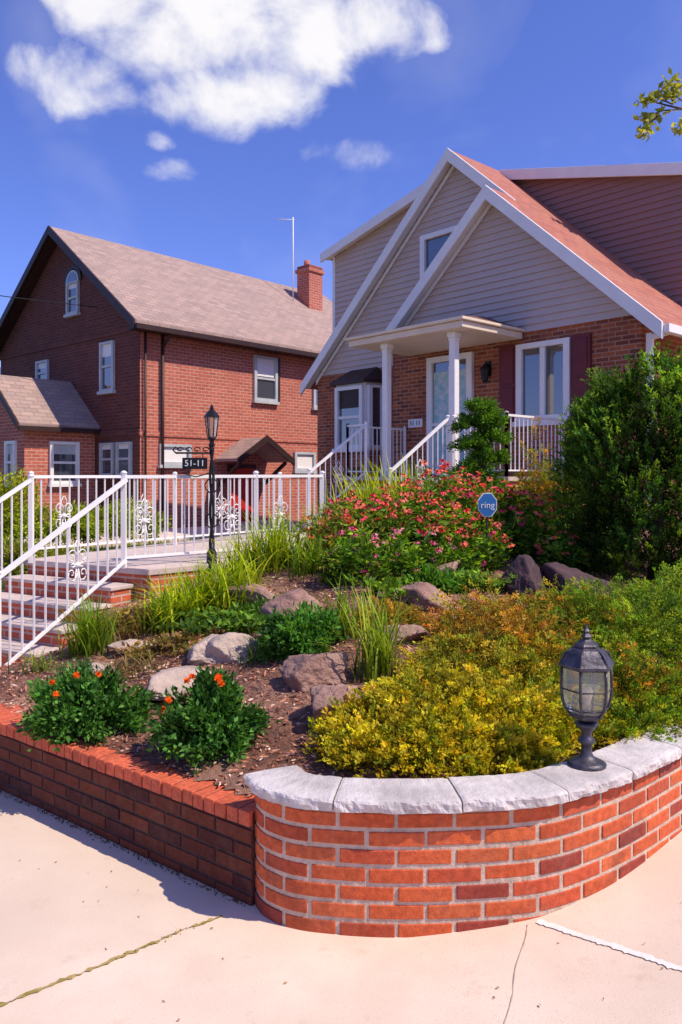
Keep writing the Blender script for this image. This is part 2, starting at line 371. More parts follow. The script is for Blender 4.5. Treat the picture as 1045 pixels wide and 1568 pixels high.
for L in (.42,.47,.42,.38,.42,.5)+(.6,)*11:
    s+=L
    if s<LEN-.1: cuts.append(s)
prof=[(.030,.476),(.038,.480),(.040,.496),(.039,.512),(.033,.5195),(.020,.5220),(-.05,.5230),(-.10,.5232),(-.16,.5230),(-.190,.521),(-.200,.514),(-.20,.50),(-.195,.476)]
for a,b in zip(cuts[:-1],cuts[1:]):
    n=max(6,int((b-a)/.012)); vs=[];dz_=rng.normal()*.0015
    for i in range(n+1):
        s=a+.003+(b-a-.006)*i/n; x,y,nx,ny=at(s)
        e=min(i,n-i); sh=.003*max(0,1-e/1.0)
        for o,z in prof:
            q=noise.noise(V((s*13,0,z*30)))*.009+noise.noise(V((s*45,o*90,z*90)))*.009
            if o<0: q*=.25
            vs.append((x+nx*(o+q-sh),y+ny*(o+q-sh),z+dz_+(noise.noise(V((s*30,o*30,1)))*.0025 if z>.51 else 0)-sh*(z>.5)))
    m_=len(prof)
    fs=[(k*m_+(j+1)%m_,k*m_+j,(k+1)*m_+j,(k+1)*m_+(j+1)%m_) for k in range(n) for j in range(m_)]+[tuple(range(m_)),tuple(range(n*m_,(n+1)*m_))[::-1]]
    mb.mesh(vs,fs)
mb.make('coping_stones',[COPE],W1)
W2=empty('low_brick_wall',(-1.8,4.3,0))
LD=np.array([-.792,.610]); LN=np.array([-.610,-.792]); L0=np.array([-.375,3.15])
def LW(s,o,z): p=L0+LD*s+LN*o; return (p[0],p[1],z)
def lv(a,b): return V(LW(*b))-V(LW(*a))
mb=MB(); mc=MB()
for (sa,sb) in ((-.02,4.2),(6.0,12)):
    for ci in range(5):  # face courses: brick colour scaled down to paint in the wall's shade
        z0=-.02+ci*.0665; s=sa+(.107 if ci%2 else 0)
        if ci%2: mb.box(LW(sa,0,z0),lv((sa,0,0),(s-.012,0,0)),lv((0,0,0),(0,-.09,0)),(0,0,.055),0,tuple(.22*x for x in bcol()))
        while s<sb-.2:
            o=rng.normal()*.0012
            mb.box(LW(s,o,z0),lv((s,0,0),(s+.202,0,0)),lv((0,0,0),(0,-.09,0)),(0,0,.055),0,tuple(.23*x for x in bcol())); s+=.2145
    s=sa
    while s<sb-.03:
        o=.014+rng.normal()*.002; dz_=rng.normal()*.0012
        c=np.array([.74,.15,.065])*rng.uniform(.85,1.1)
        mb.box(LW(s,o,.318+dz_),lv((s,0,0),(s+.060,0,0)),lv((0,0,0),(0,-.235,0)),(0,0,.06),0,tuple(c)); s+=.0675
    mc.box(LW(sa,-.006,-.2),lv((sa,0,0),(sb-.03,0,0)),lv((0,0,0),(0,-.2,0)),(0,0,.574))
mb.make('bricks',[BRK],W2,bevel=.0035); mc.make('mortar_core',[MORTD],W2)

# ------------------------------------------------------------------ windows
def window(mb,O,U,N,u0,u1,z0,z1,split='h',fw=.07,blind=0,sill=True,gm=1,bm_=2):
    O,U,N=V(O),V(U),V(N); Z=V((0,0,1)); c=lambda u,z,n:O+U*u+Z*z+N*n
    pos=U.cross(Z).dot(N)>0
    a=[c(u0,z0,.012),c(u1,z0,.012),c(u1,z1,.012),c(u0,z1,.012)]; mb.poly(a if pos else a[::-1],gm)
    if blind>0:
        zb=z1-(z1-z0)*blind; a=[c(u0+fw,zb,.016),c(u1-fw,zb,.016),c(u1-fw,z1-fw,.016),c(u0+fw,z1-fw,.016)]
        mb.poly(a if pos else a[::-1],bm_)
    def bx(a,b,p,q,d=.07): mb.box(c(a,p,.002),U*(b-a),N*d,Z*(q-p),0)
    bx(u0-.02,u0+fw,z0,z1);bx(u1-fw,u1+.02,z0,z1);bx(u0+fw,u1-fw,z1-fw,z1);bx(u0+fw,u1-fw,z0,z0+fw)
    if 'h' in split: zm=(z0+z1)/2; bx(u0+fw,u1-fw,zm-.03,zm+.03,.05)
    if 'v' in split: um=(u0+u1)/2; bx(um-.045,um+.045,z0+fw,z1-fw,.055)
    if sill: mb.box(c(u0-.06,z0-.08,.002),U*(u1-u0+.12),N*.11,Z*.078,0)
def siding(mb,f,z0,z1,ext,v,step=.115,mi=0):
    z=z0
    while z<z1-.01:
        zt=min(z+step,z1); a0,b0=ext(z); a1,b1=ext(zt)
        if b0-a0<.02: break
        if b1<a1: a1=b1=(a1+b1)/2
        mb.poly([f(a0,v-.028,z),f(a1,v-.003,zt),f(b1,v-.003,zt),f(b0,v-.028,z)],mi)
        mb.poly([f(a0,v-.028,z),f(b0,v-.028,z),f(b0,v+.0,z),f(a0,v+.0,z)],mi)
        z+=step
# ------------------------------------------------------------------ white gabled house
HU=V((-.67,.743,0)); HN=V((-.743,-.67,0)); HD=-HN
house=empty('gabled_brick_house',H(3.9,4,.3))
mb=MB()
mb.box(H(0,0,.2),HU*4.9,HD*.59,(0,0,3.83)); mb.box(H(0,.6,.2),HU*7.8,HD*9,(0,0,3.72))
mb.make('brick_walls',[WB],house)
mb=MB()
siding(mb,H,4.03,6.36,lambda z:(max(0,(z-4.08)/.9),min(4.9,2.55+(6.38-z)/.9)),0)
siding(mb,H,3.92,7.50,lambda z:(max(1,(z-4.08)/.9),min(7.8,3.86+(7.55-z)/.93)),.6)
siding(mb,H,3.92,7.45,lambda z:(4.0,7.9 if z<6.7 else max(4.0,7.9-(z-6.7)/.24)),1.2)
mb.box(H(4.9,0.0,4.03),HD*.59,HU*-.05,(0,0,.2)); 
mb.box(H(7.9,1.22,3.9),HU*-3.9,HD*8,(0,0,2.8))
mb.make('siding',[SID],house)
mb=MB()
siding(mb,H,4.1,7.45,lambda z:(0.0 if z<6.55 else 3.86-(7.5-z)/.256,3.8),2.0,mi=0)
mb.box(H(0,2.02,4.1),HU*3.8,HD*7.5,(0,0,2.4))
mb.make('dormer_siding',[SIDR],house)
mb=MB(); t=(0,0,.09)
rz=lambda u:4.10+.9*u
mb.prism([H(a,b,rz(a)) for a,b in ((-.38,-.22),(2.55,-.22),(2.55,.38),(3.86,.38),(3.86,9.6),(-.38,9.6))],t)
mb.prism([H(2.55,-.22,6.395),H(4.98,-.22,6.395-.9*2.43),H(4.98,.6,6.395-.9*2.43),H(2.55,.6,6.395)],t)
lz=lambda u:7.574-.93*(u-3.86)
mb.prism([H(3.86,.38,lz(3.86)),H(8.05,.38,lz(8.05)),H(8.05,9.6,lz(8.05)),H(3.86,9.6,lz(3.86))],t)
mb.prism([H(4.3,1.0,7.56),H(8.1,1.0,6.68),H(8.1,9.6,6.68),H(4.3,9.6,7.56)],t)
dz=lambda u:7.56-.256*(3.86-u)
mb.prism([H(3.8,1.85,dz(3.8)),H(-.3,1.85,dz(-.3)),H(-.3,9.6,dz(-.3)),H(3.8,9.6,dz(3.8))],t)
mb.make('roof_shingles',[RED],house)
mb=MB()
def rake(u1,z1,u2,z2,v,h=.2,d=.05): mb.prism([H(u1,v,z1+.10),H(u2,v,z2+.10),H(u2,v,z2+.10-h),H(u1,v,z1+.10-h)],-HD*d)
rake(-.42,rz(-.42)+.005,2.55,6.4,-.222,.24); rake(2.55,6.4,4.98,6.4-.9*2.43,-.222,.24)
rake(2.4,rz(2.4)-.0,3.86,7.58,.378,.24); rake(3.86,7.58,8.08,lz(8.08)+.005,.378,.24)
rake(4.3,7.565,8.12,6.68,.998,.2); rake(3.78,dz(3.78)+.005,-.3,dz(-.3)+.005,1.848,.2)
def sof(u1,z1,u2,z2,v0,v1): mb.prism([H(u1,v0,z1-.004),H(u2,v0,z2-.004),H(u2,v1,z2-.004),H(u1,v1,z1-.004)],(0,0,-.03))
sof(-.36,rz(-.36),2.55,rz(2.55),-.22,-.03); sof(2.55,6.395,4.96,6.395-.9*2.41,-.22,-.03)
sof(3.86,lz(3.86),8.03,lz(8.03),.38,.57); sof(2.6,rz(2.6),3.86,rz(3.86),.38,.57); sof(4.3,7.56,8.08,6.685,1.0,1.17); sof(-.28,dz(-.28),3.78,dz(3.78),1.85,1.97)
def frieze(u1,z1,u2,z2,v,h=.16): mb.prism([H(u1,v,z1),H(u2,v,z2),H(u2,v,z2-h),H(u1,v,z1-h)],-HD*.02)
frieze(0,4.06,2.55,6.35,-.030,.10);frieze(2.55,6.35,4.9,6.35-.9*2.35,-.030,.10);frieze(3.86,7.5,7.8,7.5-.93*3.94,.570,.10)
mb.prism([H(-.36,-.2,rz(-.36)-.04),H(0,-.2,rz(0)-.04),H(0,9,rz(0)-.04),H(-.36,9,rz(-.36)-.04)],(0,0,-.02))
mb.box(H(-.40,-.22,rz(-.4)-.06),HU*-.10,HD*9.6,(0,0,.12))
mb.box(H(-.14,.02,1.0),HU*.09,HD*.07,(0,0,2.75)); mb.beam(H(-.42,.05,3.74),H(-.1,.055,3.68),.07,.07)
mb.box(H(7.86,1.17,4.2),HU*.09,HD*.09,(0,0,2.5))
mb.make('white_trim',[WHITE],house,bevel=.006)
mb=MB(); O=H(0,0,0)
window(mb,O,HU,HN,1.14,2.07,2.60,3.84,'v',.085)
window(mb,H(0,.57,0),HU,HN,3.72,4.66,5.22,6.30,'',.10,0,False)
mb.make('windows',[WHITE,GLS,BLIND],house,bevel=.004)
mb=MB()
for a,b in ((.78,1.11),(2.10,2.43)):
    mb.box(H(a,-.045,2.56),HU*(b-a),HD*.043,(0,0,1.3))
    for (p,q) in ((2.62,3.17),(3.23,3.8)): mb.box(H(a+.05,-.057,p),HU*(b-a-.1),HD*.011,(0,0,q-p))
mb.make('shutters',[MAR],house,bevel=.004)
mb=MB(); window(mb,O,HU,HN,3.0,3.98,1.73,3.84,'',.10,0,False,gm=1)
mb.box(H(3.12,-.03,1.85),HU*.74,HD*.012,(0,0,1.72),2)
mb.box(H(3.10,-.05,2.62),HU*.78,HD*.015,(0,0,.05),0); mb.box(H(3.46,-.05,1.8),HU*.045,HD*.015,(0,0,1.85),0)
mb.box(H(3.17,-.09,2.68),HU*.03,HD*.04,(0,0,.14),3)
mb.make('front_door',[WHITE,GLS,CURT,BLK],house)
mb=MB(); mb.box(H(4.14,-.03,2.62),HU*.34,HD*.028,(0,0,.15)); mb.make('number_plaque',[WHITE],house,bevel=.004)
mb=MB()
bay=[H(5.72,.58,0),H(5.85,.2,0),H(6.72,.2,0),H(6.9,.58,0)]
mb.prism([p+V((0,0,1.9)) for p in bay],(0,0,.35),3)
mb.prism([p+V((0,0,2.25)) for p in bay],(0,0,1.35),4)
window(mb,H(0,.2,0),HU,HN,5.9,6.68,2.3,3.55,'h',.07,.35)
d=(bay[0]-bay[1]); 
window(mb,bay[1],d.normalized(),V((.67,-.743,0)).normalized(),.05,.36,2.3,3.55,'',.05,0,False)
mb.prism([H(5.6,.58,3.6),H(5.78,.08,3.6),H(6.8,.08,3.6),H(7.02,.58,3.6)],(0,0,.06),2)
mb.poly([H(5.78,.08,3.66),H(6.8,.08,3.66),H(6.7,.58,3.95),H(5.9,.58,3.95)][::-1],2); mb.poly([H(5.6,.58,3.66),H(5.78,.08,3.66),H(5.9,.58,3.95)][::-1],2); mb.poly([H(6.8,.08,3.66),H(7.02,.58,3.66),H(6.7,.58,3.95)][::-1],2)
mb.make('bay_window',[WHITE,GLS,DK,WB,WHITE],house)
mb=MB()
mb.prism([H(1.98,-1.55,3.93),H(4.45,-1.55,3.93),H(4.45,-.03,3.93),H(1.98,-.03,3.93)],(0,0,.10),0)
mb.prism([H(1.93,-1.60,4.035),H(4.50,-1.60,4.035),H(4.50,-.03,4.035),H(1.93,-.03,4.035)],(0,0,.045),0)
mb.make('porch_ceiling_and_fascia',[CREAM],house,bevel=.010)
mb=MB(); q=[H(1.95,-1.58,4.085),H(4.48,-1.58,4.085),H(4.48,-.035,4.085),H(1.95,-.035,4.085)]; a,b_=H(2.75,-.035,4.40),H(3.7,-.035,4.40)
mb.poly([q[0],a,b_,q[1]]);mb.poly([q[0],q[3],a]);mb.poly([q[1],b_,q[2]])
mb.make('porch_roof',[PORR],house)
mb=MB()
for uu in (2.34,3.78):
    c=H(uu,-1.3,0)
    mb.cbox(c+V((0,0,2.83)),(.115,.115,2.2),HU,HD); mb.cbox(c+V((0,0,1.79)),(.16,.16,.14),HU,HD); mb.cbox(c+V((0,0,3.89)),(.16,.16,.08),HU,HD); mb.cbox(c+V((0,0,3.82)),(.135,.135,.04),HU,HD)
mb.make('porch_columns',[WHITE],house,bevel=.012)
mb=MB(); mb.box(H(1.2,-1.5,.3),HU*3.4,HD*1.49,(0,0,1.36),0); mb.box(H(1.16,-1.55,1.66),HU*3.48,HD*1.54,(0,0,.06),1)
for k in range(5):
    z=1.72-.174*(k+1); mb.box(H(2.2,-1.55-.25*(k+1),.4),HU*1.95,HD*.25,(0,0,z-.05-.4),0); mb.box(H(2.18,-1.57-.25*(k+1),z-.05),HU*1.99,HD*.268,(0,0,.05),1)
mb.make('porch_steps',[STB,TREAD],house,bevel=.004)
mb=MB(); c=H(2.68,-.10,3.45)
mb.lathe(c+V((0,0,-.16)),[(.02,0),(.05,.03),(.075,.2),(.09,.22),(.05,.27),(.012,.31)],6,0,False); mb.beam(c+V((0,0,.1)),H(2.68,0,3.6),.03,.03); mb.box(H(2.62,-.02,3.4),HU*.12,HD*.02,(0,0,.25))
mb.make('porch_wall_lantern',[BLK],house)

# ------------------------------------------------------------------ neighbour brick house
Q0=V((-4.89,19,0)); NU=V((-.744,.668,0)); ND=V((.668,.744,0))
def G(t,s,z): return Q0+NU*t+ND*s+V((0,0,z))
nb=empty('neighbour_brick_house',G(3.7,5,.3))
mb=MB(); LH=10.2
mb.box(G(0,.02,.0),NU*7.4,ND*(LH-.02),(0,0,5.6),0)
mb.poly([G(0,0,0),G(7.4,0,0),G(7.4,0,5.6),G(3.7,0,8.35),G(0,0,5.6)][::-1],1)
mb.poly([G(0,LH,0),G(7.4,LH,0),G(7.4,LH,5.6),G(3.7,LH,8.35),G(0,LH,5.6)],0)
mb.box(G(-.02,-.03,4.93+.35),NU*7.42,ND*.03,(0,0,.12),1)
mb.box(G(-.03,-.03,2.72),NU*2.0,ND*.03,(0,0,.16),1); mb.box(G(-.03,-.03,2.72),ND*8,NU*.03,(0,0,.12),0)
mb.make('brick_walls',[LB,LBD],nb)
mb=MB(); t=(0,0,.12)
mb.prism([G(-.35,-.35,5.32),G(3.7,-.35,8.38),G(3.7,LH+.3,8.38),G(-.35,LH+.3,5.32)],t)
mb.prism([G(3.7,-.35,8.38),G(7.75,-.35,5.32),G(7.75,LH+.3,5.32),G(3.7,LH+.3,8.38)],t)
mb.make('roof_shingles',[GRAYR],nb)
mb=MB()
mb.prism([G(-.38,-.36,5.44),G(3.7,-.36,8.51),G(3.7,-.36,8.28),G(-.38,-.36,5.2)],-ND*.05); mb.prism([G(7.78,-.36,5.44),G(3.7,-.36,8.51),G(3.7,-.36,8.28),G(7.78,-.36,5.2)],-ND*.05)
mb.box(G(-.36,-.38,5.22),NU*-.12,ND*(LH+.7),(0,0,.12)); mb.box(G(-.34,-.33,5.24),NU*.36,ND*(LH+.6),(0,0,.05))
mb.prism([G(-.3,-.32,5.32),G(3.7,-.32,8.36),G(3.7,0,8.36),G(-.3,0,5.32)],(0,0,-.03)); mb.prism([G(7.7,-.32,5.32),G(3.7,-.32,8.36),G(3.7,0,8.36),G(7.7,0,5.32)],(0,0,-.03))
for s in (.12,.62):
    mb.tube([G(-.08,s,5.25),G(-.08,s,.4)],.03 if s<.5 else .04,8)
mb.tube([G(-.40,.62,5.25),G(-.3,.62,5.1),G(-.08,.62,4.9)],.04,8)
mb.make('dark_trim_and_pipes',[DK],nb)
mb=MB(); NN=-NU
for (a,b,p,q,bl) in ((3.69,4.53,3.85,5.1,.45),(6.05,6.9,3.8,5.05,.5),(.58,1.5,2.02,2.54,1),(5.26,6.1,1.9,2.45,.9)):
    window(mb,Q0,ND,NN,a,b,p,q,'h' if q-p>1 else '',.07,bl)
GN=-ND
for (a,b,p,q,bl) in ((1.08,1.68,3.9,5.15,.3),(4.42,5.06,4.3,5.0,.3),(.31,.92,1.75,2.58,.2),(1.1,1.68,1.75,2.58,.2)):
    window(mb,Q0,NU,GN,a,b,p,q,'h',.055,bl)
window(mb,Q0,NU,GN,2.78,3.36,6.1,6.95,'h',.05,.2)
pts=[G(3.07+.33*math.cos(an),-.03,6.93+.33*math.sin(an)) for an in np.linspace(0,math.pi,13)]
mb.prism(pts,GN*.03,0); pts=[G(3.07+.25*math.cos(an),-.065,6.95+.25*math.sin(an)) for an in np.linspace(0,math.pi,13)]
mb.prism(pts,GN*.004,1)
mb.make('windows',[BLIND,GLS,WHITE],nb)
mb=MB()
for (a,b,p,q) in ((3.69,4.53,3.85,5.1),(6.05,6.9,3.8,5.05)):
    mb.box(Q0+ND*(b+.03)+V((0,0,p)),ND*.12,NN*.03,(0,0,q-p))
pts=[(3.07+.44*math.cos(an),6.95+.44*math.sin(an)) for an in np.linspace(0,math.pi,13)]
inn=[(3.07+.34*math.cos(an),6.95+.34*math.sin(an)) for an in np.linspace(math.pi,0,13)]
for i in range(12):
    a,b=pts[i],pts[i+1];c,d=inn[12-i],inn[11-i]
    mb.prism([G(a[0],-.002,a[1]),G(b[0],-.002,b[1]),G(d[0],-.002,d[1]),G(c[0],-.002,c[1])],GN*.05)
mb.make('window_casings',[DK],nb)
mb=MB(); mb.box(G(2.0,-1.9,0),NU*2.5,ND*1.89,(0,0,2.95),0)
mb.poly([G(2.0,-1.9,2.95),G(4.5,-1.9,2.95),G(3.25,-1.9,4.0)][::-1],0)
mb.make('vestibule_walls',[LB],nb)
mb=MB(); mb.prism([G(1.78,-2.15,2.92),G(3.25,-2.15,4.2),G(3.25,-.0,4.2),G(1.78,-.0,2.92)],(0,0,.09)); mb.prism([G(3.25,-2.15,4.2),G(4.72,-2.15,2.92),G(4.72,-.0,2.92),G(3.25,-.0,4.2)],(0,0,.09))
mb.make('vestibule_roof',[GRAYR],nb)
mb=MB(); mb.prism([G(1.72,-2.17,3.02),G(3.25,-2.17,4.32),G(3.25,-2.17,4.14),G(1.72,-2.17,2.84)],GN*.05);mb.prism([G(4.78,-2.17,3.02),G(3.25,-2.17,4.32),G(3.25,-2.17,4.14),G(4.78,-2.17,2.84)],GN*.05)
mb.box(G(1.78,-2.17,2.82),NN*.08,ND*2.17,(0,0,.12))
mb.make('vestibule_trim',[DK],nb)
mb=MB(); window(mb,G(2.0,0,0),-ND,NN,.5,1.25,1.55,2.6,'h',.07,.3)
window(mb,G(0,-1.9,0),NU,GN,2.4,2.9,1.55,2.6,'h',.07,.3); mb.make('vestibule_windows',[WHITE,GLS,BLIND],nb)
mb=MB(); c=G(2.6,8.6,0); mb.cbox(c+V((0,0,7.9)),(.58,.66,2.1),NU,ND); mb.cbox(c+V((0,0,8.80)),(.68,.76,.12),NU,ND); mb.cbox(c+V((0,0,8.92)),(.58,.66,.1),NU,ND)
mb.lathe(c+V((-.1,0,8.95)),[(.11,0),(.1,.25),(.08,.25)],8)
mb.make('chimney',[LB],nb)
mb=MB(); p=V((-1.62,26.5,0)); mb.tube([p+V((0,0,7.6)),p+V((0,0,10.5))],.02,6); mb.tube([p+V((-.6,0,10.42)),p+V((.05,0,10.42))],.012,5)
for k in (-.5,-.35,-.2): mb.tube([p+V((k,-.12,10.42)),p+V((k,.12,10.42))],.008,4)
mb.make('antenna',[WHITE],nb)
mb=MB(); h=lambda s,o,z:Q0+ND*s+NN*o+V((0,0,z))
mb.prism([h(2.3,.01,2.12),h(3.25,.01,2.7),h(3.25,1.0,2.7),h(2.3,1.0,2.12)],(0,0,.07),0); mb.prism([h(3.25,.01,2.7),h(4.2,.01,2.12),h(4.2,1.0,2.12),h(3.25,1.0,2.7)],(0,0,.07),0)
mb.prism([h(2.24,1.002,2.2),h(3.25,1.002,2.82),h(3.25,1.002,2.64),h(2.24,1.002,2.02)],NN*.05,1); mb.prism([h(4.26,1.002,2.2),h(3.25,1.002,2.82),h(3.25,1.002,2.64),h(4.26,1.002,2.02)],NN*.05,1)
mb.beam(h(2.45,.9,2.1),h(2.45,.02,1.5),.08,.08,1); mb.beam(h(4.05,.9,2.1),h(4.05,.02,1.5),.08,.08,1)
mb.box(h(2.75,.002,.35),ND*1.0,NN*.04,(0,0,1.7),1); mb.box(h(2.82,.045,.4),ND*.86,NN*.02,(0,0,1.55),2)
mb.box(h(2.2,.003,.0),ND*2,NN*1.2,(0,0,.5),3)
mb.make('side_entrance_hood',[GRAYR,DK,REDD,TREAD],nb)
mb=MB(); mb.box(G(-.25,-7,.2),-NU*3.0,ND*20,(0,0,.25)); mb.make('driveway',[CONC])
dh=empty('distant_white_house',(-17,34,0)); mb=MB()
mb.box((-24,32,0),(7.6,0,0),(0,8,0),(0,0,6.4),0); mb.prism([(-24.4,31.6,6.4),(-16,31.6,6.4),(-20.2,31.6,9)],(0,8.8,0),1)
for k in range(3): window(mb,(-24,32,0),(1,0,0),(0,-1,0),.8+k*2.3,1.9+k*2.3,4,5.4,'h',.08,.4)
mb.make('walls_and_roof',[WHITE,GLS,GRAYR],dh)

# ------------------------------------------------------------------ patio, steps, railings
def sp(t,r,z): p=SA+SE*t+SF*r; return V((p[0],p[1],z))
mb=MB()
pat=[sp(0,-.20,0),sp(0,1.55,0),V((-1.3,12.2,0)),V((.1,12.3,0)),H(2.1,-2.6,0),V((-.10,9.05,0))]
mb.prism(pat,(0,0,.79),0)
cen=sum(pat,V((0,0,0)))/len(pat)
mb.prism([p+(p-cen).normalized()*.03+V((0,0,.79)) for p in pat],(0,0,.06),1)
mb.make('raised_walkway',[STB,TREAD],bevel=.006)
mb=MB()
for k in range(5):
    z=.85-.15*(k+1); mb.box(sp(.28*k+.03,0,-.15),V((*SE,0))*.28,V((*SF,0))*1.5,(0,0,z-.035+.15),0)
    mb.box(sp(.28*k+.032,-.02,z-.035),V((*SE,0))*.295,V((*SF,0))*1.54,(0,0,.035),1)
mb.make('entrance_steps',[STB,TREAD],bevel=.006)
mb=MB(); mb.box(sp(1.45,0,-.05),V((*SE,0))*2.2,V((*SF,0))*1.5,(0,0,.13)); mb.make('entrance_path',[CONC])
def railing(mb,p,q,h=.87,sp_=.115,orn=(),posts=(1,1)):
    p,q=V(p),V(q); L=V((q.x-p.x,q.y-p.y,0)).length; n=max(2,int(L/sp_)); up=V((0,0,1))
    mb.beam(p+up*h,q+up*h,.045,.032); mb.beam(p+up*.09,q+up*.09,.03,.022)
    for pp,fl in ((p,posts[0]),(q,posts[1])):
        if fl: mb.cbox(pp+up*(h/2+.01),(.045,.045,h+.04)); mb.lathe(pp+up*(h+.03),[(.03,0),(.035,.01),(.02,.025),(.004,.03)],8)
    for i in range(1,n):
        c=p.lerp(q,i/n); mb.box(c+V((-.0075,-.0075,.09)),(.015,0,0),(0,.015,0),(0,0,h-.09))
    d=V((q.x-p.x,q.y-p.y,0)).normalized()
    for f in orn:
        c=p.lerp(q,f)+up*(h*.5)
        for sx in (-1,1):
            for sz in (-1,1):
                pts=[]
                for a in np.linspace(0,2.6*math.pi,18):
                    r=.058*(1-a/(2.9*math.pi)); pts.append(c+d*sx*(.062-r*math.cos(a)*1.0)+up*sz*(.075+r*math.sin(a)*1.25))
                mb.tube(pts,.0065,4)
                mb.tube([c+d*sx*.01+up*sz*.02,c+d*sx*.035+up*sz*.16,c+d*sx*.008+up*sz*.22],.006,4)
            mb.tube([c+d*sx*.02,c+d*sx*.05+up*.018,c+d*sx*.085,c+d*sx*.05-up*.018,c+d*sx*.02],.009,5)
        mb.lathe(c+up*-.03,[(.004,0),(.024,.015),(.028,.03),(.024,.045),(.004,.06)],8)
rl=empty('white_railing',(-1.2,8.3,.85))
mb=MB()
A=V((-2.09,7.54,.85)); B=V((-.22,9.20,.86)); 
mid=A.lerp(B,.62); railing(mb,A,mid,.87,.11,(.14,.8)); railing(mb,mid,B,.87,.11,(.35,),posts=(0,1))
A2=V((-3.34,8.45,.85)); B2=V((-.9,11.55,.86)); m2=A2.lerp(B2,.5)
railing(mb,A2,m2,.87,.11,(.2,.75)); railing(mb,m2,B2,.87,.11,(.4,),posts=(0,1))
railing(mb,sp(.04,.08,.83),sp(1.44,.08,.85-.80),.86,.11,(.42,),posts=(0,1))
railing(mb,sp(.04,1.44,.83),sp(1.44,1.44,.85-.80),.86,.11,(.45,),posts=(1,1))
railing(mb,H(2.28,-1.52,1.72),H(2.28,-2.75,.92),.87,.11,(.5,)); railing(mb,H(4.05,-1.52,1.72),H(4.05,-2.75,.92),.87,.11,(.5,))
railing(mb,H(2.2,-1.48,1.72),H(1.24,-1.48,1.72),.87,.10); railing(mb,H(1.24,-1.48,1.72),H(1.24,-.05,1.72),.87,.10)
railing(mb,H(4.55,-1.48,1.72),H(4.1,-1.48,1.72),.87,.10); railing(mb,H(4.55,-1.48,1.72),H(4.55,-.05,1.72),.87,.10)
mb.make('rails_and_pickets',[WHITE],rl)

# ------------------------------------------------------------------ lamp post with number sign
lp=V((-1.30,7.88,float(T(-1.30,7.88)))); lpo=empty('black_lamp_post',lp); mb=MB()
mb.lathe(lp,[(.10,0),(.10,.03),(.055,.06),(.05,.2),(.03,.24),(.022,.3)],12)
for ph in (0,math.pi):
    mb.tube([lp+V((.017*math.cos(ph+a*9),.017*math.sin(ph+a*9),.25+a)) for a in np.linspace(0,1.02,40)],.014,6)
for sx in (-1,1):
    for zz in (.45,.8):
        mb.tube([lp+V((sx*(.02+.05*math.sin(a)),0,zz+.09*a/math.pi*1.6)) for a in np.linspace(0,math.pi,10)],.007,5)
mb.lathe(lp+V((0,0,1.26)),[(.02,0),(.035,.02),(.02,.05),(.03,.07),(.05,.10)],10)
mb.lathe(lp+V((0,0,1.56)),[(.085,0),(.075,.015),(.04,.06),(.02,.075),(.022,.09),(.004,.13)],6,0,False)
for k in range(6):
    a=k*math.pi/3; mb.tube([lp+V((.045*math.cos(a),.045*math.sin(a),1.36)),lp+V((.068*math.cos(a),.068*math.sin(a),1.56))],.006,4)
mb.lathe(lp+V((0,0,1.365)),[(.038,0),(.06,.19)],6,1,False)
mb.tube([lp+V((0,0,1.20)),lp+V((-.36,0,1.20))],.010,6)
for k in range(4):
    c=lp+V((-.06-.085*k,0,1.235)); mb.tube([c+V((.028*math.cos(a),0,.028*math.sin(a)*(1-a/9))) for a in np.linspace(0,5.2,12)],.006,4)
mb.tube([lp+V((-.36,0,1.20)),lp+V((-.39,0,1.23)),lp+V((-.37,0,1.26)),lp+V((-.34,0,1.245))],.008,5)
for k in (-.09,-.25): mb.tube([lp+V((k,0,1.20)),lp+V((k,0,1.15))],.005,4)
mb.cbox(lp+V((-.17,0,1.095)),(.25,.012,.115)); mb.tube([lp+V((-.02,0,1.0)),lp+V((-.16,0,.96)),lp+V((-.30,0,1.0)),lp+V((-.2,0,1.02))],.007,5)
mb.make('post_and_lantern',[BLK,LGL],lpo)
def text(name,s,loc,size,rot,m_,parent,ext=.002):
    c=bpy.data.curves.new(name,'FONT'); c.body=s; c.size=size; c.extrude=ext; c.align_x='CENTER'; c.align_y='CENTER'; c.materials.append(m_)
    o=bpy.data.objects.new(name,c); scene.collection.objects.link(o); o.parent=parent; o.location=V(loc)-V(parent.location); o.rotation_euler=rot; return o
text('house_number','51-11',lp+V((-.17,-.011,1.095)),.088,(math.pi/2,0,0),WHITE,lpo)
text('plaque_number','51 11',H(4.31,-.036,2.695),.12,(math.pi/2,0,math.atan2(-.743,.67)),BLK,house)

# ------------------------------------------------------------------ lantern on coping
lc=V((1.02,3.255,.5235)); ln=empty('garden_lantern',lc); mb=MB()
mb.lathe(lc,[(.078,0),(.080,.010),(.062,.020),(.040,.028),(.030,.038),(.022,.052),(.022,.085),(.034,.097),(.034,.107),(.024,.117),(.02,.135),(.032,.152),(.042,.165),(.05,.175),(.03,.182)],20)
mb.lathe(lc+V((0,0,.185)),[(.02,0),(.062,.012),(.074,.022),(.074,.032)],6,0,False)
mb.lathe(lc+V((0,0,.405)),[(.104,0),(.116,.008),(.116,.018),(.108,.028),(.100,.040),(.085,.062),(.066,.078),(.050,.086),(.052,.094),(.046,.10),(.026,.112),(.016,.12),(.024,.13),(.012,.142),(.016,.152),(.007,.162),(.002,.182)],6,0,False)
prof=[(.070,.215),(.090,.24),(.102,.28),(.105,.32),(.104,.36),(.102,.405)]
for k in range(6):
    a=k*math.pi/3; mb.tube([lc+V((r*math.cos(a),r*math.sin(a),z)) for r,z in prof],.006,5)
    mb.tube([lc+V((.050*math.cos(a),.050*math.sin(a),.488)),lc+V((.09*math.cos(a),.09*math.sin(a),.468)),lc+V((.113*math.cos(a),.113*math.sin(a),.42))],.004,4)
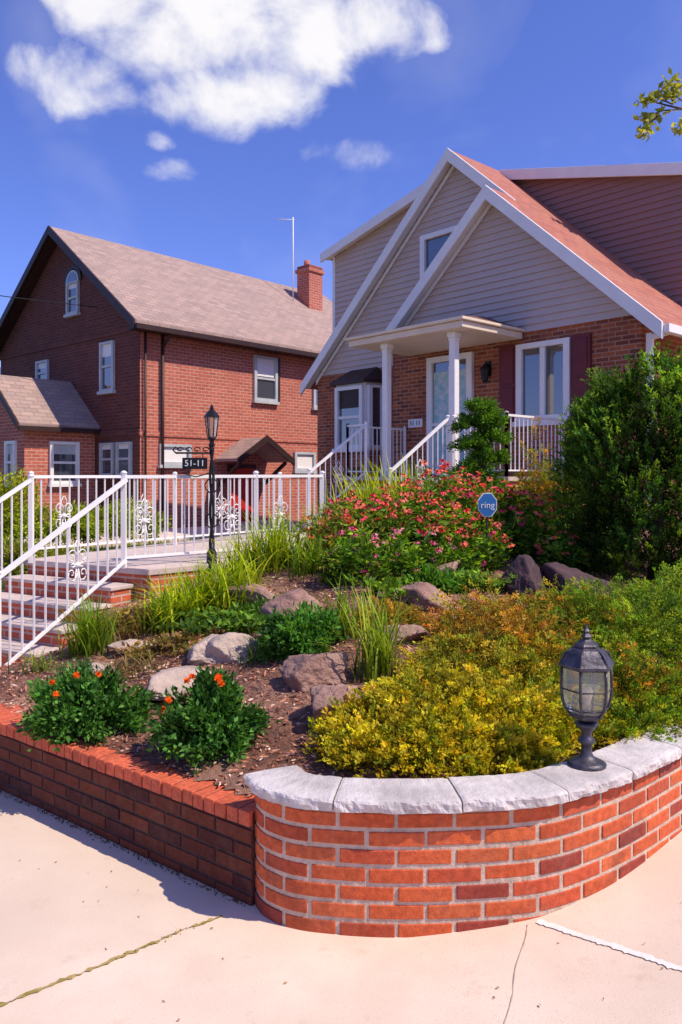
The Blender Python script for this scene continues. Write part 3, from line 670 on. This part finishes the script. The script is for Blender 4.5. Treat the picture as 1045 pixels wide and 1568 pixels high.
for r,z in prof[1:2]+prof[3:4]:
    P6=[lc+V(((r+.001)*math.cos(k*math.pi/3),(r+.001)*math.sin(k*math.pi/3),z)) for k in range(7)]
    for k in range(6): mb.tube([P6[k],P6[k+1]],.003,4)
mb.lathe(lc,[(r-.006,z) for r,z in prof],6,1,False)
mb.lathe(lc+V((0,0,.215)),[(.012,0),(.014,.05),(.02,.07),(.026,.09),(.012,.115)],10,2)
mb.make('lantern_body',[PEW,LGL,CREAM],ln)

# ------------------------------------------------------------------ security sign
sx,sy=1.36,7.3; sz=float(T(sx,sy)); sg=empty('security_sign',(sx,sy,sz)); mb=MB()
mb.tube([(sx,sy,sz-.05),(sx,sy,1.45)],.008,6,1)
oc=[(.095*math.cos(a),.12*math.sin(a)) for a in [math.pi/8+k*math.pi/4 for k in range(8)]]
mb.prism([V((sx+a,sy-.012,1.46+b)) for a,b in oc],(0,-.012,0),2); mb.prism([V((sx+a*.92,sy-.026,1.46+b*.92)) for a,b in oc],(0,-.003,0),0)
mb.make('sign_board_and_stake',[BLUE,BLK,WHITE],sg)
text('sign_text','ring',(sx,sy-.031,1.455),.085,(math.pi/2,0,0),WHITE,sg,.001)

# ------------------------------------------------------------------ rocks
def rock(name,x,y,r,matl,seed,sink=.3,rot=0):
    rg=np.random.default_rng(seed); bm=bmesh.new(); bmesh.ops.create_icosphere(bm,subdivisions=5,radius=1)
    vs=np.array([v.co[:] for v in bm.verts]); fs=np.array([[v.index for v in f.verts] for f in bm.faces]); bm.free()
    N=nrm(rg.normal(size=(11,3))); hh=rg.uniform(.45,.95,11); dd=vs@N.T; sc=np.min(np.where(dd>.05,hh/np.maximum(dd,.05),9),axis=1); sc=np.minimum(sc,1.25)
    v=vs*sc[:,None]; v+=vs*np.array([noise.noise(V(p)*4+V((seed,0,0)))*.07+noise.noise(V(p)*11+V((seed,0,0)))*.05+noise.noise(V(p)*26)*.025 for p in v])[:,None]
    v=v*np.array(r)*1.25; c,s_=math.cos(rot),math.sin(rot); v[:,:2]=v[:,:2]@np.array([[c,s_],[-s_,c]])
    z=float(T(x,y)); v+=np.array([x,y,z+r[2]*(1-sink)-r[2]*.35]); mesh_np(name,v,fs,np.ones((len(v),3)),matl)
for i,(x,y,r,m_) in enumerate([(-.17,4.42,(.19,.13,.12),ROCK),(-.02,3.95,(.13,.10,.12),ROCK),(-.98,4.50,(.26,.16,.06),ROCKL),(-.88,5.05,(.18,.12,.085),ROCKL),(-.68,5.0,(.14,.10,.085),ROCKL),
    (.62,5.85,(.26,.15,.12),ROCK),(.84,6.75,(.28,.16,.11),ROCK),(1.50,6.5,(.27,.2,.18),ROCKD),(1.98,6.5,(.33,.22,.18),ROCKD),(-.62,6.1,(.22,.15,.09),ROCK),(-.28,5.75,(.22,.15,.11),ROCK),(-1.62,5.15,(.14,.10,.05),ROCKL),(-.45,5.35,(.12,.09,.05),ROCK),(.35,5.0,(.14,.09,.07),ROCK),(-1.45,5.55,(.15,.1,.05),ROCKL)]):
    rock('garden_rock',x,y,r,m_,i+3,rot=i*.7)
# ------------------------------------------------------------------ mulch & debris
MUL=leafmat('mulch_chip',.0,.9)
n=42000; x=rng.uniform(-3.2,2.6,n); y=rng.uniform(3.1,8.2,n); k=garden_mask(x,y,.16)&(rng.random(n)<np.clip(1.5-(y-3)/5,.3,1)); x,y=x[k],y[k]; n=len(x)
P=np.stack([x,y,T(x,y)+rng.uniform(.0,.014,n)],1); D=rng.normal(size=(n,3)); D[:,2]*=.22
big=rng.random(n)<.3
C=mixcol(n,[(.50,.21,.12),(.34,.13,.075),(.15,.06,.045),(.66,.36,.25),(.74,.50,.38),(.42,.17,.10)],.2)
v,f,c=leaves_geo(P,D,np.where(big,.045,.022)*rng.uniform(.6,1.4,n),np.where(big,.013,.010),C)
mesh_np('mulch_chips',v,f,c,MUL)
n=150; x=rng.uniform(-2.2,2.2,n); y=rng.uniform(1.6,3.6,n); k=~garden_mask(x,y+.2); x,y=x[k],y[k]; n=len(x)
P=np.stack([x,y,S(x,y)+.006],1); D=rng.normal(size=(n,3)); D[:,2]*=.1
v,f,c=leaves_geo(P,D,rng.uniform(.005,.018,n),.008,mixcol(n,[(.35,.2,.1),(.32,.17,.1),(.6,.33,.18)]),.1); mesh_np('fallen_leaves',v,f,c,MUL)
n=600; s=rng.uniform(0,3.6,n); P=np.array([LW(a,.012+abs(rng.normal())*.012,.002) for a in s]); D=rng.normal(size=(n,3)); D[:,2]=abs(D[:,2])+.3
v,f,c=leaves_geo(P,D,rng.uniform(.006,.02,n),.006,mixcol(n,[(.05,.07,.02),(.08,.06,.03),(.12,.1,.03)])); mesh_np('wall_base_weeds',v,f,c,LEAF)
n=300; s=rng.uniform(.1,2.3,n)*1.0; cl=np.sin(s*7)+rng.normal(size=n)*.5>.2; s=s[cl]; n=len(s)
P=np.stack([-.47-s*.768+rng.normal(size=n)*.006,3.07-s*.640+rng.normal(size=n)*.006,np.full(n,.004)],1); D=rng.normal(size=(n,3)); D[:,2]=abs(D[:,2])*.5
v,f,c=leaves_geo(P,D,rng.uniform(.006,.02,n),.005,mixcol(n,[(.2,.22,.04),(.40,.30,.06),(.35,.32,.04)])); mesh_np('joint_weeds',v,f,c,LEAF)

# ------------------------------------------------------------------ plants
def put(name,geos,m_=None): v,f,c=join_geo(geos); return mesh_np(name,v,f,c,m_ or LEAF)
def grass(name,x,y,n,h,r,w=.012,pal=((.20,.32,.03),(.30,.42,.04),(.12,.22,.025),(.42,.48,.08)),spread=.07):
    P=np.stack([x+rng.normal(size=n)*spread,y+rng.normal(size=n)*spread,np.zeros(n)],1); P[:,2]=T(P[:,0],P[:,1])-.01
    put(name,[blades(P,rng.uniform(0,6.28,n),h*rng.uniform(.5,1.1,n),r*rng.uniform(.15,1.2,n),w,pal)])
YG=((.50,.62,.015),(.30,.48,.015),(.68,.70,.02),(.13,.27,.012))
GR=((.18,.34,.015),(.30,.46,.02),(.42,.52,.03),(.09,.19,.012))
grass('daylily_clump',-1.22,6.0,300,.48,.42,.017,YG,.12); grass('daylily_clump',-.92,6.15,280,.50,.38,.017,YG,.12)
grass('daylily_clump',-.62,7.3,220,.60,.40,.016,YG,.13); grass('daylily_clump',-.95,7.5,130,.45,.3,.014,YG,.12)
grass('daylily_clump',-.30,7.0,120,.42,.3,.014,GR,.10)
grass('iris_clump',.20,4.45,110,.52,.24,.014,((.24,.38,.02),(.34,.48,.03),(.48,.54,.06)),.06); grass('iris_clump',.02,5.1,80,.42,.24,.012,GR,.07)
grass('grass_clump',-1.80,5.60,260,.44,.24,.010,GR,.07); grass('grass_clump',-2.0,5.2,60,.18,.15,.008)
grass('grass_clump',-.52,4.95,110,.18,.18,.007,((.12,.2,.04),(.2,.28,.06))); grass('grass_clump',-1.4,5.0,130,.16,.2,.007,((.34,.20,.07),(.22,.24,.05),(.45,.3,.12)),.14)
grass('daylily_clump',.35,8.9,300,.95,.55,.018,YG,.2); grass('daylily_clump',.75,9.0,220,.9,.45,.018,YG,.2); grass('daylily_clump',-.05,8.4,170,.6,.4,.016,YG,.14)
grass('grass_clump',-1.6,5.9,110,.22,.2,.009,((.38,.2,.06),(.28,.28,.05)),.12); grass('grass_clump',-1.5,6.5,120,.22,.22,.008,((.34,.2,.06),(.24,.28,.04)),.12)

def flowers(P,r,pal,petals=11,droop=.35,cone=(.10,.03,.01),cr=.28):
    n=len(P); a=rng.uniform(0,6.28,(n,1))+np.arange(petals)[None]*2*math.pi/petals
    tilt=rng.normal(size=(n,3))*.35; tilt[:,2]=1; tilt=nrm(tilt); tilt[:,1]-=.35; tilt=nrm(tilt)
    X=nrm(np.cross(tilt,[0.1,1,0.2])); Y=np.cross(tilt,X)
    D=X[:,None]*np.cos(a)[...,None]+Y[:,None]*np.sin(a)[...,None]-tilt[:,None]*droop
    C=np.repeat(mixcol(n,pal,.12)[:,None],petals,1).reshape(-1,3)
    PP=np.repeat(P[:,None],petals,1).reshape(-1,3)
    g=leaves_geo(PP,D.reshape(-1,3),r*rng.uniform(.85,1.1,n*petals),r*.42,C,.0)
    return g,octas(P+tilt*r*.12,r*cr,r*cr*.9,np.tile(cone,(n,1)))
def bed(name,xy,rad,n_st,h,flw,pal_leaf,pal_fl,r=.050,nl=26,L=.09,W=.026):
    e=empty(name,(xy[0],xy[1],float(T(*xy)))); 
    a=rng.uniform(0,6.28,n_st); q=np.sqrt(rng.random(n_st)); X=xy[0]+rad[0]*q*np.cos(a); Y=xy[1]+rad[1]*q*np.sin(a); Z=T(X,Y)
    hh=h*rng.uniform(.6,1.08,n_st)*(1-.25*q); lean=rng.normal(size=(n_st,2))*.10
    t=rng.random((n_st,nl))*.9+.03
    P=np.stack([X[:,None]+lean[:,:1]*t,Y[:,None]+lean[:,1:]*t,Z[:,None]+hh[:,None]*t],-1).reshape(-1,3)
    P[:,:2]+=rng.normal(size=(len(P),2))*.02
    D=rng.normal(size=(len(P),3)); D[:,2]=abs(D[:,2])*.6+.05
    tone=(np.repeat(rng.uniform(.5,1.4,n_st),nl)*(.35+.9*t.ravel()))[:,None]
    g=[leaves_geo(P,D,L*rng.uniform(.5,1.2,len(P)),W,np.clip(mixcol(len(P),pal_leaf)*tone,0,1))]
    base=np.stack([X,Y,Z],1); az=np.arctan2(lean[:,1],lean[:,0]); g.append(blades(base,az,hh,np.hypot(lean[:,0],lean[:,1]),.006,[(.1,.16,.04)]))
    v,f,c=join_geo(g); mesh_np('stems_and_leaves',v,f,c,LEAF,parent=e)
    k=rng.random(n_st)<flw; F=np.stack([X+lean[:,0],Y+lean[:,1],Z+hh+.02],1)[k]
    if len(F):
        F[:,2]-=rng.random(len(F))**2*.10
        pg,cg=flowers(F,r,pal_fl); mesh_np('petals',*pg,PETAL,parent=e); mesh_np('seed_heads',*cg,PETAL,parent=e)
GL=((.09,.22,.012),(.16,.32,.015),(.28,.43,.02),(.045,.12,.010))
RF=((.90,.07,.07),(.92,.18,.12),(.85,.08,.17),(.94,.28,.15))
PK=((.90,.24,.38),(.94,.48,.55),(.75,.08,.22))
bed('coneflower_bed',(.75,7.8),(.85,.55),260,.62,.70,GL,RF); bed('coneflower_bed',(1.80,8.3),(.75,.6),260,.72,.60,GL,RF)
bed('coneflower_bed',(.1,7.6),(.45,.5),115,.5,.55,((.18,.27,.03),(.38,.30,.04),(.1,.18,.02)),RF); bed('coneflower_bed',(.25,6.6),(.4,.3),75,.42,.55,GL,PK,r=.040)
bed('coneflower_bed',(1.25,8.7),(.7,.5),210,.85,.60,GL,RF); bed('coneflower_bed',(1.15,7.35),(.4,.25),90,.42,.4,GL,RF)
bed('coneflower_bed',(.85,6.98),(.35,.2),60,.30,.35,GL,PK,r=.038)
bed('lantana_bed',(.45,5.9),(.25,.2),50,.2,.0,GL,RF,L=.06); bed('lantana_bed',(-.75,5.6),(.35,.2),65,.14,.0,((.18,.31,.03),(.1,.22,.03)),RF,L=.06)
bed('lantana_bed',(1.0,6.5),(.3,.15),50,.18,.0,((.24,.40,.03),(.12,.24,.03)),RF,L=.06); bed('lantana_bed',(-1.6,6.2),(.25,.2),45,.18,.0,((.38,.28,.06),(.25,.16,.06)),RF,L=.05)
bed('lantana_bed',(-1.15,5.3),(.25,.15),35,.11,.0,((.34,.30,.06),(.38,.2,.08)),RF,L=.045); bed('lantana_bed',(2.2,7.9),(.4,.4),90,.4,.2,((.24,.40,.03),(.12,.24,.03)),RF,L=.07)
def marigold(x,y,rad,n,nf):
    z=float(T(x,y)); e=empty('marigold_bush',(x,y,z)); g=bush((x,y,z+rad[2]*.25),rad,n,60,.026,.036,.019,((.05,.16,.025),(.08,.24,.035),(.15,.34,.06),(.03,.09,.012)),inner=.3)
    mesh_np('foliage',*g,LEAF,parent=e)
    th=rng.uniform(2.6,6.8,nf); ph=rng.uniform(.2,1.3,nf); P=np.stack([x+rad[0]*1.08*np.cos(th)*np.sin(ph),y+rad[1]*1.08*np.sin(th)*np.sin(ph),z+rad[2]*.28+rad[2]*1.12*np.cos(ph)],1)
    gs=[]
    for dr in (.6,.15,-.4,-1.0):
        pg,cg=flowers(P,.021,((.90,.14,.01),(.85,.10,.01),(.95,.25,.02)),12,dr,(.7,.12,.01),.4); gs.append(pg)
    mesh_np('flowers',*join_geo(gs),PETAL,parent=e)
marigold(-.62,3.74,(.23,.18,.26),8800,7); marigold(-1.34,4.12,(.28,.2,.22),8200,4)
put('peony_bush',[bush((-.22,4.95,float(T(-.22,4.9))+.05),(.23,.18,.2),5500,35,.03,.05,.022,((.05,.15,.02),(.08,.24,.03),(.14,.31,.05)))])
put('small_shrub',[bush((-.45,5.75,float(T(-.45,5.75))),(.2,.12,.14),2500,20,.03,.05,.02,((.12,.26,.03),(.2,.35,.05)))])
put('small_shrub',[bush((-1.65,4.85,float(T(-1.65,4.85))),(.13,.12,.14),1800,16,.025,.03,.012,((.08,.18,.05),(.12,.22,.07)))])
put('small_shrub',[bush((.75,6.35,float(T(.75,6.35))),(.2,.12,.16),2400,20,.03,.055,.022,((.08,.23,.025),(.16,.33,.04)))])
def groundcover(name,x,y,rad,n,length,nl,L,W,pal,lift=.35,zmin=None):
    a=rng.uniform(0,6.28,n); q=rng.random(n)**.5; ox=np.cos(a)*q; oy=np.sin(a)*q
    lump=np.array([noise.noise(V((x+p*3,y+r*3,.3))) for p,r in zip(ox,oy)])
    X=x+rad[0]*ox; Y=y+rad[1]*oy; Z=T(X,Y)+rad[2]*np.sqrt(np.clip(1-q**2,0,1))*rng.uniform(.2,1.0,n)*(1+lump*1.1)
    if zmin is not None: Z=np.maximum(Z,zmin)
    D=np.stack([ox+rng.normal(size=n)*.5,oy+rng.normal(size=n)*.5,lift+rng.random(n)*.6],1)
    return sprays(np.stack([X,Y,Z],1),D,length*rng.uniform(.6,1.5,n),nl,L,W,pal,tone=(.5+.6*rng.random((n,1)))*(1+lump[:,None]*.9))
GOLD=((.62,.50,.02),(.74,.62,.03),(.44,.44,.02),(.24,.30,.02),(.74,.52,.03))
GOG=((.50,.46,.02),(.36,.42,.02),(.22,.31,.02),(.60,.44,.03))
ORG=((.66,.27,.04),(.50,.34,.04),(.38,.38,.03),(.70,.36,.05),(.28,.34,.03)); GRN=((.16,.31,.02),(.27,.41,.025),(.42,.50,.03),(.08,.17,.015))
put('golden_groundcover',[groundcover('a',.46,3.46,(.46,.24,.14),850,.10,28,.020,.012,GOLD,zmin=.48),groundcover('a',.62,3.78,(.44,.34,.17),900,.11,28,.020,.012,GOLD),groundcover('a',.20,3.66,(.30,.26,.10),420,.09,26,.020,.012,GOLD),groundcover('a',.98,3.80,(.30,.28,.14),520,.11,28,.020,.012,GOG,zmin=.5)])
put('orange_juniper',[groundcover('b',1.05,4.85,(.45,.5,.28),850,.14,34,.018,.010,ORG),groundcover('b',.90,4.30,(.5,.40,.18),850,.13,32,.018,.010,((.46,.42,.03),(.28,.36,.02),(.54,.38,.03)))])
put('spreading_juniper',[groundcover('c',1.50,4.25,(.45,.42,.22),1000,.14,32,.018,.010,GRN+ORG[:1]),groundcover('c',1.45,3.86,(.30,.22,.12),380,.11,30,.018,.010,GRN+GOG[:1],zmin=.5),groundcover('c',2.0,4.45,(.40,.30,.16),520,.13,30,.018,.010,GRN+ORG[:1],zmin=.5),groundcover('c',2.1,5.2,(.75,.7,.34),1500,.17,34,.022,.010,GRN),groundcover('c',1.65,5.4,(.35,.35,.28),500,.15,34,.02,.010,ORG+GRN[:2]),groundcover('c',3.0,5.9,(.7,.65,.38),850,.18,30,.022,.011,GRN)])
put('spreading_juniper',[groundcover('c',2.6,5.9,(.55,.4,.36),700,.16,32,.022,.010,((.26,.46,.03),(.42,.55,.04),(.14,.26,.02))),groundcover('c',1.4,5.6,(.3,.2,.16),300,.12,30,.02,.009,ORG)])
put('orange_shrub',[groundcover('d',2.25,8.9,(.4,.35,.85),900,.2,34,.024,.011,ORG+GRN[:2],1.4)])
put('orange_shrub',[groundcover('d',.35,5.35,(.2,.2,.1),200,.1,24,.018,.01,ORG)])
def cypress(x,y,r,h,n,pal):
    z0=float(T(x,y))-.05; e=empty('cypress_shrub',(x,y,z0)); 
    mbt=MB(); mbt.tube([(x,y,z0),(x+.03,y,z0+h*.5),(x,y,z0+h*.9)],[.07,.05,.02],8); mbt.make('trunk',[BARK],e)
    t=rng.random(n)**.9; a=rng.uniform(0,6.28,n); prof=np.interp(t,[0,.15,.5,.8,1],[.72,.95,1,.90,.56])
    lump=np.array([noise.noise(V((math.cos(q)*2.0,math.sin(q)*2.0,s*3.6+5))) for q,s in zip(a,t)])
    R0=r*prof*(1+.38*lump); rr=R0*rng.uniform(.45,1.0,n)**.5
    B=np.stack([x+rr*np.cos(a),y+rr*np.sin(a),z0+.08+t*h*(1+.14*lump)],1)
    D=np.stack([np.cos(a)*.7+rng.normal(size=n)*.25,np.sin(a)*.7+rng.normal(size=n)*.25,.9+rng.normal(size=n)*.25],1)
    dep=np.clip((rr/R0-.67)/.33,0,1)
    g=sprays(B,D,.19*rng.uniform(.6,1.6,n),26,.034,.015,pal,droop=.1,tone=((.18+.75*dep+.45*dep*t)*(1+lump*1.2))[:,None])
    mesh_np('foliage',*g,LEAF,parent=e)
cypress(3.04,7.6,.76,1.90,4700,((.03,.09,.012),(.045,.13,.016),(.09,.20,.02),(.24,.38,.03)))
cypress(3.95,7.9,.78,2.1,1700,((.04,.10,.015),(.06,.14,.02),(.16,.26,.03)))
tx,ty=1.70,9.5; tz=float(T(tx,ty)); e=empty('topiary_shrub',(tx,ty,tz)); mbt=MB(); mbt.tube([(tx,ty,tz),(tx+.03,ty,1.8),(tx-.02,ty,2.2),(tx,ty,2.6)],.028,8); mbt.make('trunk',[BARK],e)
gs=[]
for (dx,zz,r) in ((-.02,2.60,.17),(.09,2.44,.20),(-.11,2.38,.20),(.11,2.22,.22),(-.11,2.12,.23),(.10,1.97,.24),(-.06,1.80,.27),(.04,1.60,.28),(0,1.38,.30),(0,1.15,.24)):
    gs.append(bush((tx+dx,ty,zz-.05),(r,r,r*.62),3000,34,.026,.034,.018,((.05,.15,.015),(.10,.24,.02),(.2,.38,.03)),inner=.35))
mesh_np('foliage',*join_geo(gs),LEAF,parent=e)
put('golden_shrub',[bush((-5.75,12.9,.9),(.8,.7,.95),11000,70,.08,.07,.03,((.48,.52,.02),(.64,.62,.03),(.2,.30,.02)))])
put('low_hedge',[bush((-5.0+k*.5,12.6+k*.35,.75),(.42,.4,.50),4200,36,.05,.06,.028,((.38,.48,.03),(.56,.58,.04),(.16,.28,.02))) for k in range(4)])
put('low_hedge',[bush((-4.9+k*.6,10.2,.5),(.4,.35,.40),3300,36,.05,.06,.026,((.38,.44,.04),(.2,.30,.03),(.50,.42,.10))) for k in range(3)])
n=14000; x=rng.uniform(-9,-2.6,n); y=rng.uniform(8,18,n); P=np.stack([x,y,T(x,y)],1); gt=(x+4.89)*-.744+(y-19)*.668
k=((x-4.26)*-.67+(y-11.1)*.743>3.7)&(P[:,2]>0)&((gt>-.2)|(gt<-3.3)); P=P[k]; n=len(P)
put('lawn_grass',[blades(P,rng.uniform(0,6.28,n),rng.uniform(.06,.16,n),.05,.012,((.26,.38,.03),(.44,.46,.06),(.12,.22,.02)),S=2)])

# tree on the right, limb reaches into view
e=empty('street_tree',(10.6,11.5,.1)); mbt=MB(); tp=V((10.6,11.5,-.1)); tips=[]
mbt.tube([tp,tp+V((.05,.05,2.5)),tp+V((-.1,.1,4.5)),tp+V((0,0,7))],[.24,.19,.15,.07],10)
def limb(p,d,L,r,dep):
    pts=[p];rr=[r];q=p;dd=d.normalized()
    for i in range(5):
        dd=(dd+V(rng.normal(size=3)*.16)+V((0,0,.04))).normalized(); q=q+dd*L/5; pts.append(q); rr.append(r*(1-.13*(i+1)))
    mbt.tube(pts,rr,6)
    if dep==0: tips.append((q,dd)); return
    for k in range(3):
        i=rng.integers(2,6); limb(pts[i],(dd+V(rng.normal(size=3)*.75)),L*.55,rr[i]*.7,dep-1)
for k in range(9):
    a=k*2.4; limb(tp+V((0,0,3.6+.4*k)),V((math.cos(a),math.sin(a),.6)),1.9,.07,2)
ctl=[tp+V((-.1,.1,4.8)),V((9.0,12.1,6.4)),V((7.3,12.7,7.35)),V((5.95,13.0,7.75)),V((5.25,13.05,7.95))]
mbt.tube(ctl,[.11,.08,.05,.025,.010],8)
far=[]
for (p,q) in (((5.9,13,7.77),(5.25,13.0,8.15)),((5.7,13,7.82),(5.0,13.1,7.7)),((5.5,13,7.9),(4.95,13.0,8.0)),((6.2,13,7.7),(5.5,12.9,7.45)),((5.5,13,7.9),(5.5,13,8.3)),((5.25,13,7.7),(4.98,13,7.35))):
    p,q=V(p),V(q); m_=p.lerp(q,.5)+V((0,0,.06)); mbt.tube([p,m_,q],[.014,.010,.004],5); far.append((p,m_,q))
mbt.make('trunk_and_limbs',[BARK],e)
PL=[np.array(q)+rng.normal(size=(60,3))*.28 for q,dd in tips]
P=np.concatenate(PL); D=rng.normal(size=P.shape); TG=((.12,.2,.03),(.2,.3,.04),(.32,.38,.06))
g1=leaves_geo(P,D,.12,.06,mixcol(len(P),TG))
PL=[]
for (p,m_,q) in far:
    for k in range(34):
        t=rng.random()**.6; b=p.lerp(q,.25+.75*t); PL.append(np.array(b)+rng.normal(size=3)*.05)
P=np.array(PL); D=rng.normal(size=P.shape); D[:,2]-=.3; g2=leaves_geo(P,D,.15,.08,mixcol(len(P),((.35,.40,.05),(.5,.5,.1),(.25,.3,.04))))
mesh_np('leaves',*join_geo([g1,g2]),LEAF,parent=e)
mb=MB(); mb.tube([V((-14,16,6.6)).lerp(V((-6.2,20.0,6.05)),t)-V((0,0,.5*t*(1-t))) for t in np.linspace(0,1,14)],.012,5); mb.make('overhead_wire',[BLK])

# ------------------------------------------------------------------ sun, sky, camera
sd=V((.93,-.37,0)).normalized(); el=math.radians(52); sdir=V((sd.x*math.cos(el),sd.y*math.cos(el),math.sin(el)))
L=bpy.data.lights.new('sun','SUN'); L.energy=5.0; L.angle=math.radians(.5); L.color=(1,.89,.72); so=bpy.data.objects.new('sun',L); scene.collection.objects.link(so)
so.rotation_euler=(-sdir).to_track_quat('-Z','Y').to_euler(); so.location=(5,-5,12)
w=bpy.data.worlds.new('World'); scene.world=w; w.use_nodes=True; nt=w.node_tree; nt.nodes.clear()
out=nt.nodes.new('ShaderNodeOutputWorld'); sky=nt.nodes.new('ShaderNodeTexSky'); sky.sky_type='NISHITA'; sky.sun_disc=False
sky.sun_elevation=el; sky.sun_rotation=math.atan2(sd.x,sd.y); sky.air_density=1.0; sky.dust_density=.5; sky.ozone_density=2.5
bg=nt.nodes.new('ShaderNodeBackground'); bg.inputs[1].default_value=.112
nt.links.new(nmix(nt,1.0,sky.outputs[0],(.88,.93,1.72),'MULTIPLY'),bg.inputs[0])
def M(op,a,b=None,c=None,clamp=False):
    n=nt.nodes.new('ShaderNodeMath'); n.operation=op; n.use_clamp=clamp
    for i,x in enumerate((a,b,c)):
        if x is None: continue
        if hasattr(x,'links'): nt.links.new(x,n.inputs[i])
        else: n.inputs[i].default_value=x
    return n.outputs[0]
tc=nt.nodes.new('ShaderNodeTexCoord'); sp_=nt.nodes.new('ShaderNodeSeparateXYZ'); nt.links.new(tc.outputs['Generated'],sp_.inputs[0])
az=M('ARCTAN2',sp_.outputs[0],sp_.outputs[1]); elv=M('ARCSINE',sp_.outputs[2])
cmb=nt.nodes.new('ShaderNodeCombineXYZ'); nt.links.new(az,cmb.inputs[0]); nt.links.new(elv,cmb.inputs[1])
def NZ(scale,detail,rough,off=0,dist=0):
    n=nt.nodes.new('ShaderNodeTexNoise'); n.inputs['Scale'].default_value=scale; n.inputs['Detail'].default_value=detail; n.inputs['Roughness'].default_value=rough; n.inputs['Distortion'].default_value=dist
    mp=nt.nodes.new('ShaderNodeMapping'); mp.inputs['Location'].default_value=(off,off*.7,0); mp.inputs['Scale'].default_value=(1,1.25,1); nt.links.new(cmb.outputs[0],mp.inputs[0]); nt.links.new(mp.outputs[0],n.inputs['Vector']); return n.outputs[0]
blobs=None
# cloud centres given as azimuth/elevation in radians
for (a,e_,rx,ry,wt) in ((-.19,.535,.215,.095,1.15),(-.33,.450,.08,.045,.95),(-.135,.450,.12,.05,.95),(-.05,.51,.14,.05,.85),(.06,.52,.10,.04,.72),(-.005,.388,.06,.024,.78),(-.215,.365,.05,.016,.6),(-.235,.395,.03,.012,.5),(.75,.45,.3,.1,.9),(2.6,.5,.4,.15,.9)):
    dx=M('DIVIDE',M('SUBTRACT',az,a),rx); dy=M('DIVIDE',M('SUBTRACT',elv,e_),ry)
    d=M('MULTIPLY',M('SUBTRACT',1.0,M('ADD',M('MULTIPLY',dx,dx),M('MULTIPLY',dy,dy))),wt)
    d=M('MAXIMUM',d,-1.0)
    blobs=d if blobs is None else M('MAXIMUM',blobs,d)
n1=NZ(9,7,.55,3.1,.25); dens=M('ADD',M('MULTIPLY',blobs,.60),M('MULTIPLY',M('SUBTRACT',n1,.5),2.2))
mr=nt.nodes.new('ShaderNodeMapRange'); mr.interpolation_type='SMOOTHSTEP'; mr.inputs[1].default_value=.02; mr.inputs[2].default_value=.74; nt.links.new(dens,mr.inputs[0])
haze=M('MULTIPLY',M('SUBTRACT',NZ(4,4,.55,9.0,.3),.5,clamp=True),.45)
fac=M('MAXIMUM',M('MULTIPLY',mr.outputs[0],.98),haze,clamp=True)
cb=nt.nodes.new('ShaderNodeBackground'); cb.inputs[1].default_value=1.0
nt.links.new(nmix(nt,M('MULTIPLY',M('SUBTRACT',NZ(7,4,.55,1.7),.45,clamp=True),1.4,clamp=True),(1,.98,1.0),(.84,.83,.94)),cb.inputs[0])
mx=nt.nodes.new('ShaderNodeMixShader'); nt.links.new(fac,mx.inputs[0]); nt.links.new(bg.outputs[0],mx.inputs[1]); nt.links.new(cb.outputs[0],mx.inputs[2]); nt.links.new(mx.outputs[0],out.inputs[0])
cam=bpy.data.cameras.new('camera'); co=bpy.data.objects.new('camera',cam); scene.collection.objects.link(co); co.location=(0,0,1.72); co.rotation_euler=(math.pi/2,0,0)
cam.sensor_fit='VERTICAL'; cam.sensor_height=36; cam.sensor_width=24; cam.lens=27.55; cam.shift_y=-.0344; cam.clip_end=2000; cam.clip_start=.05
scene.camera=co
scene.view_settings.view_transform='Standard'; scene.view_settings.look='None'; scene.view_settings.exposure=0
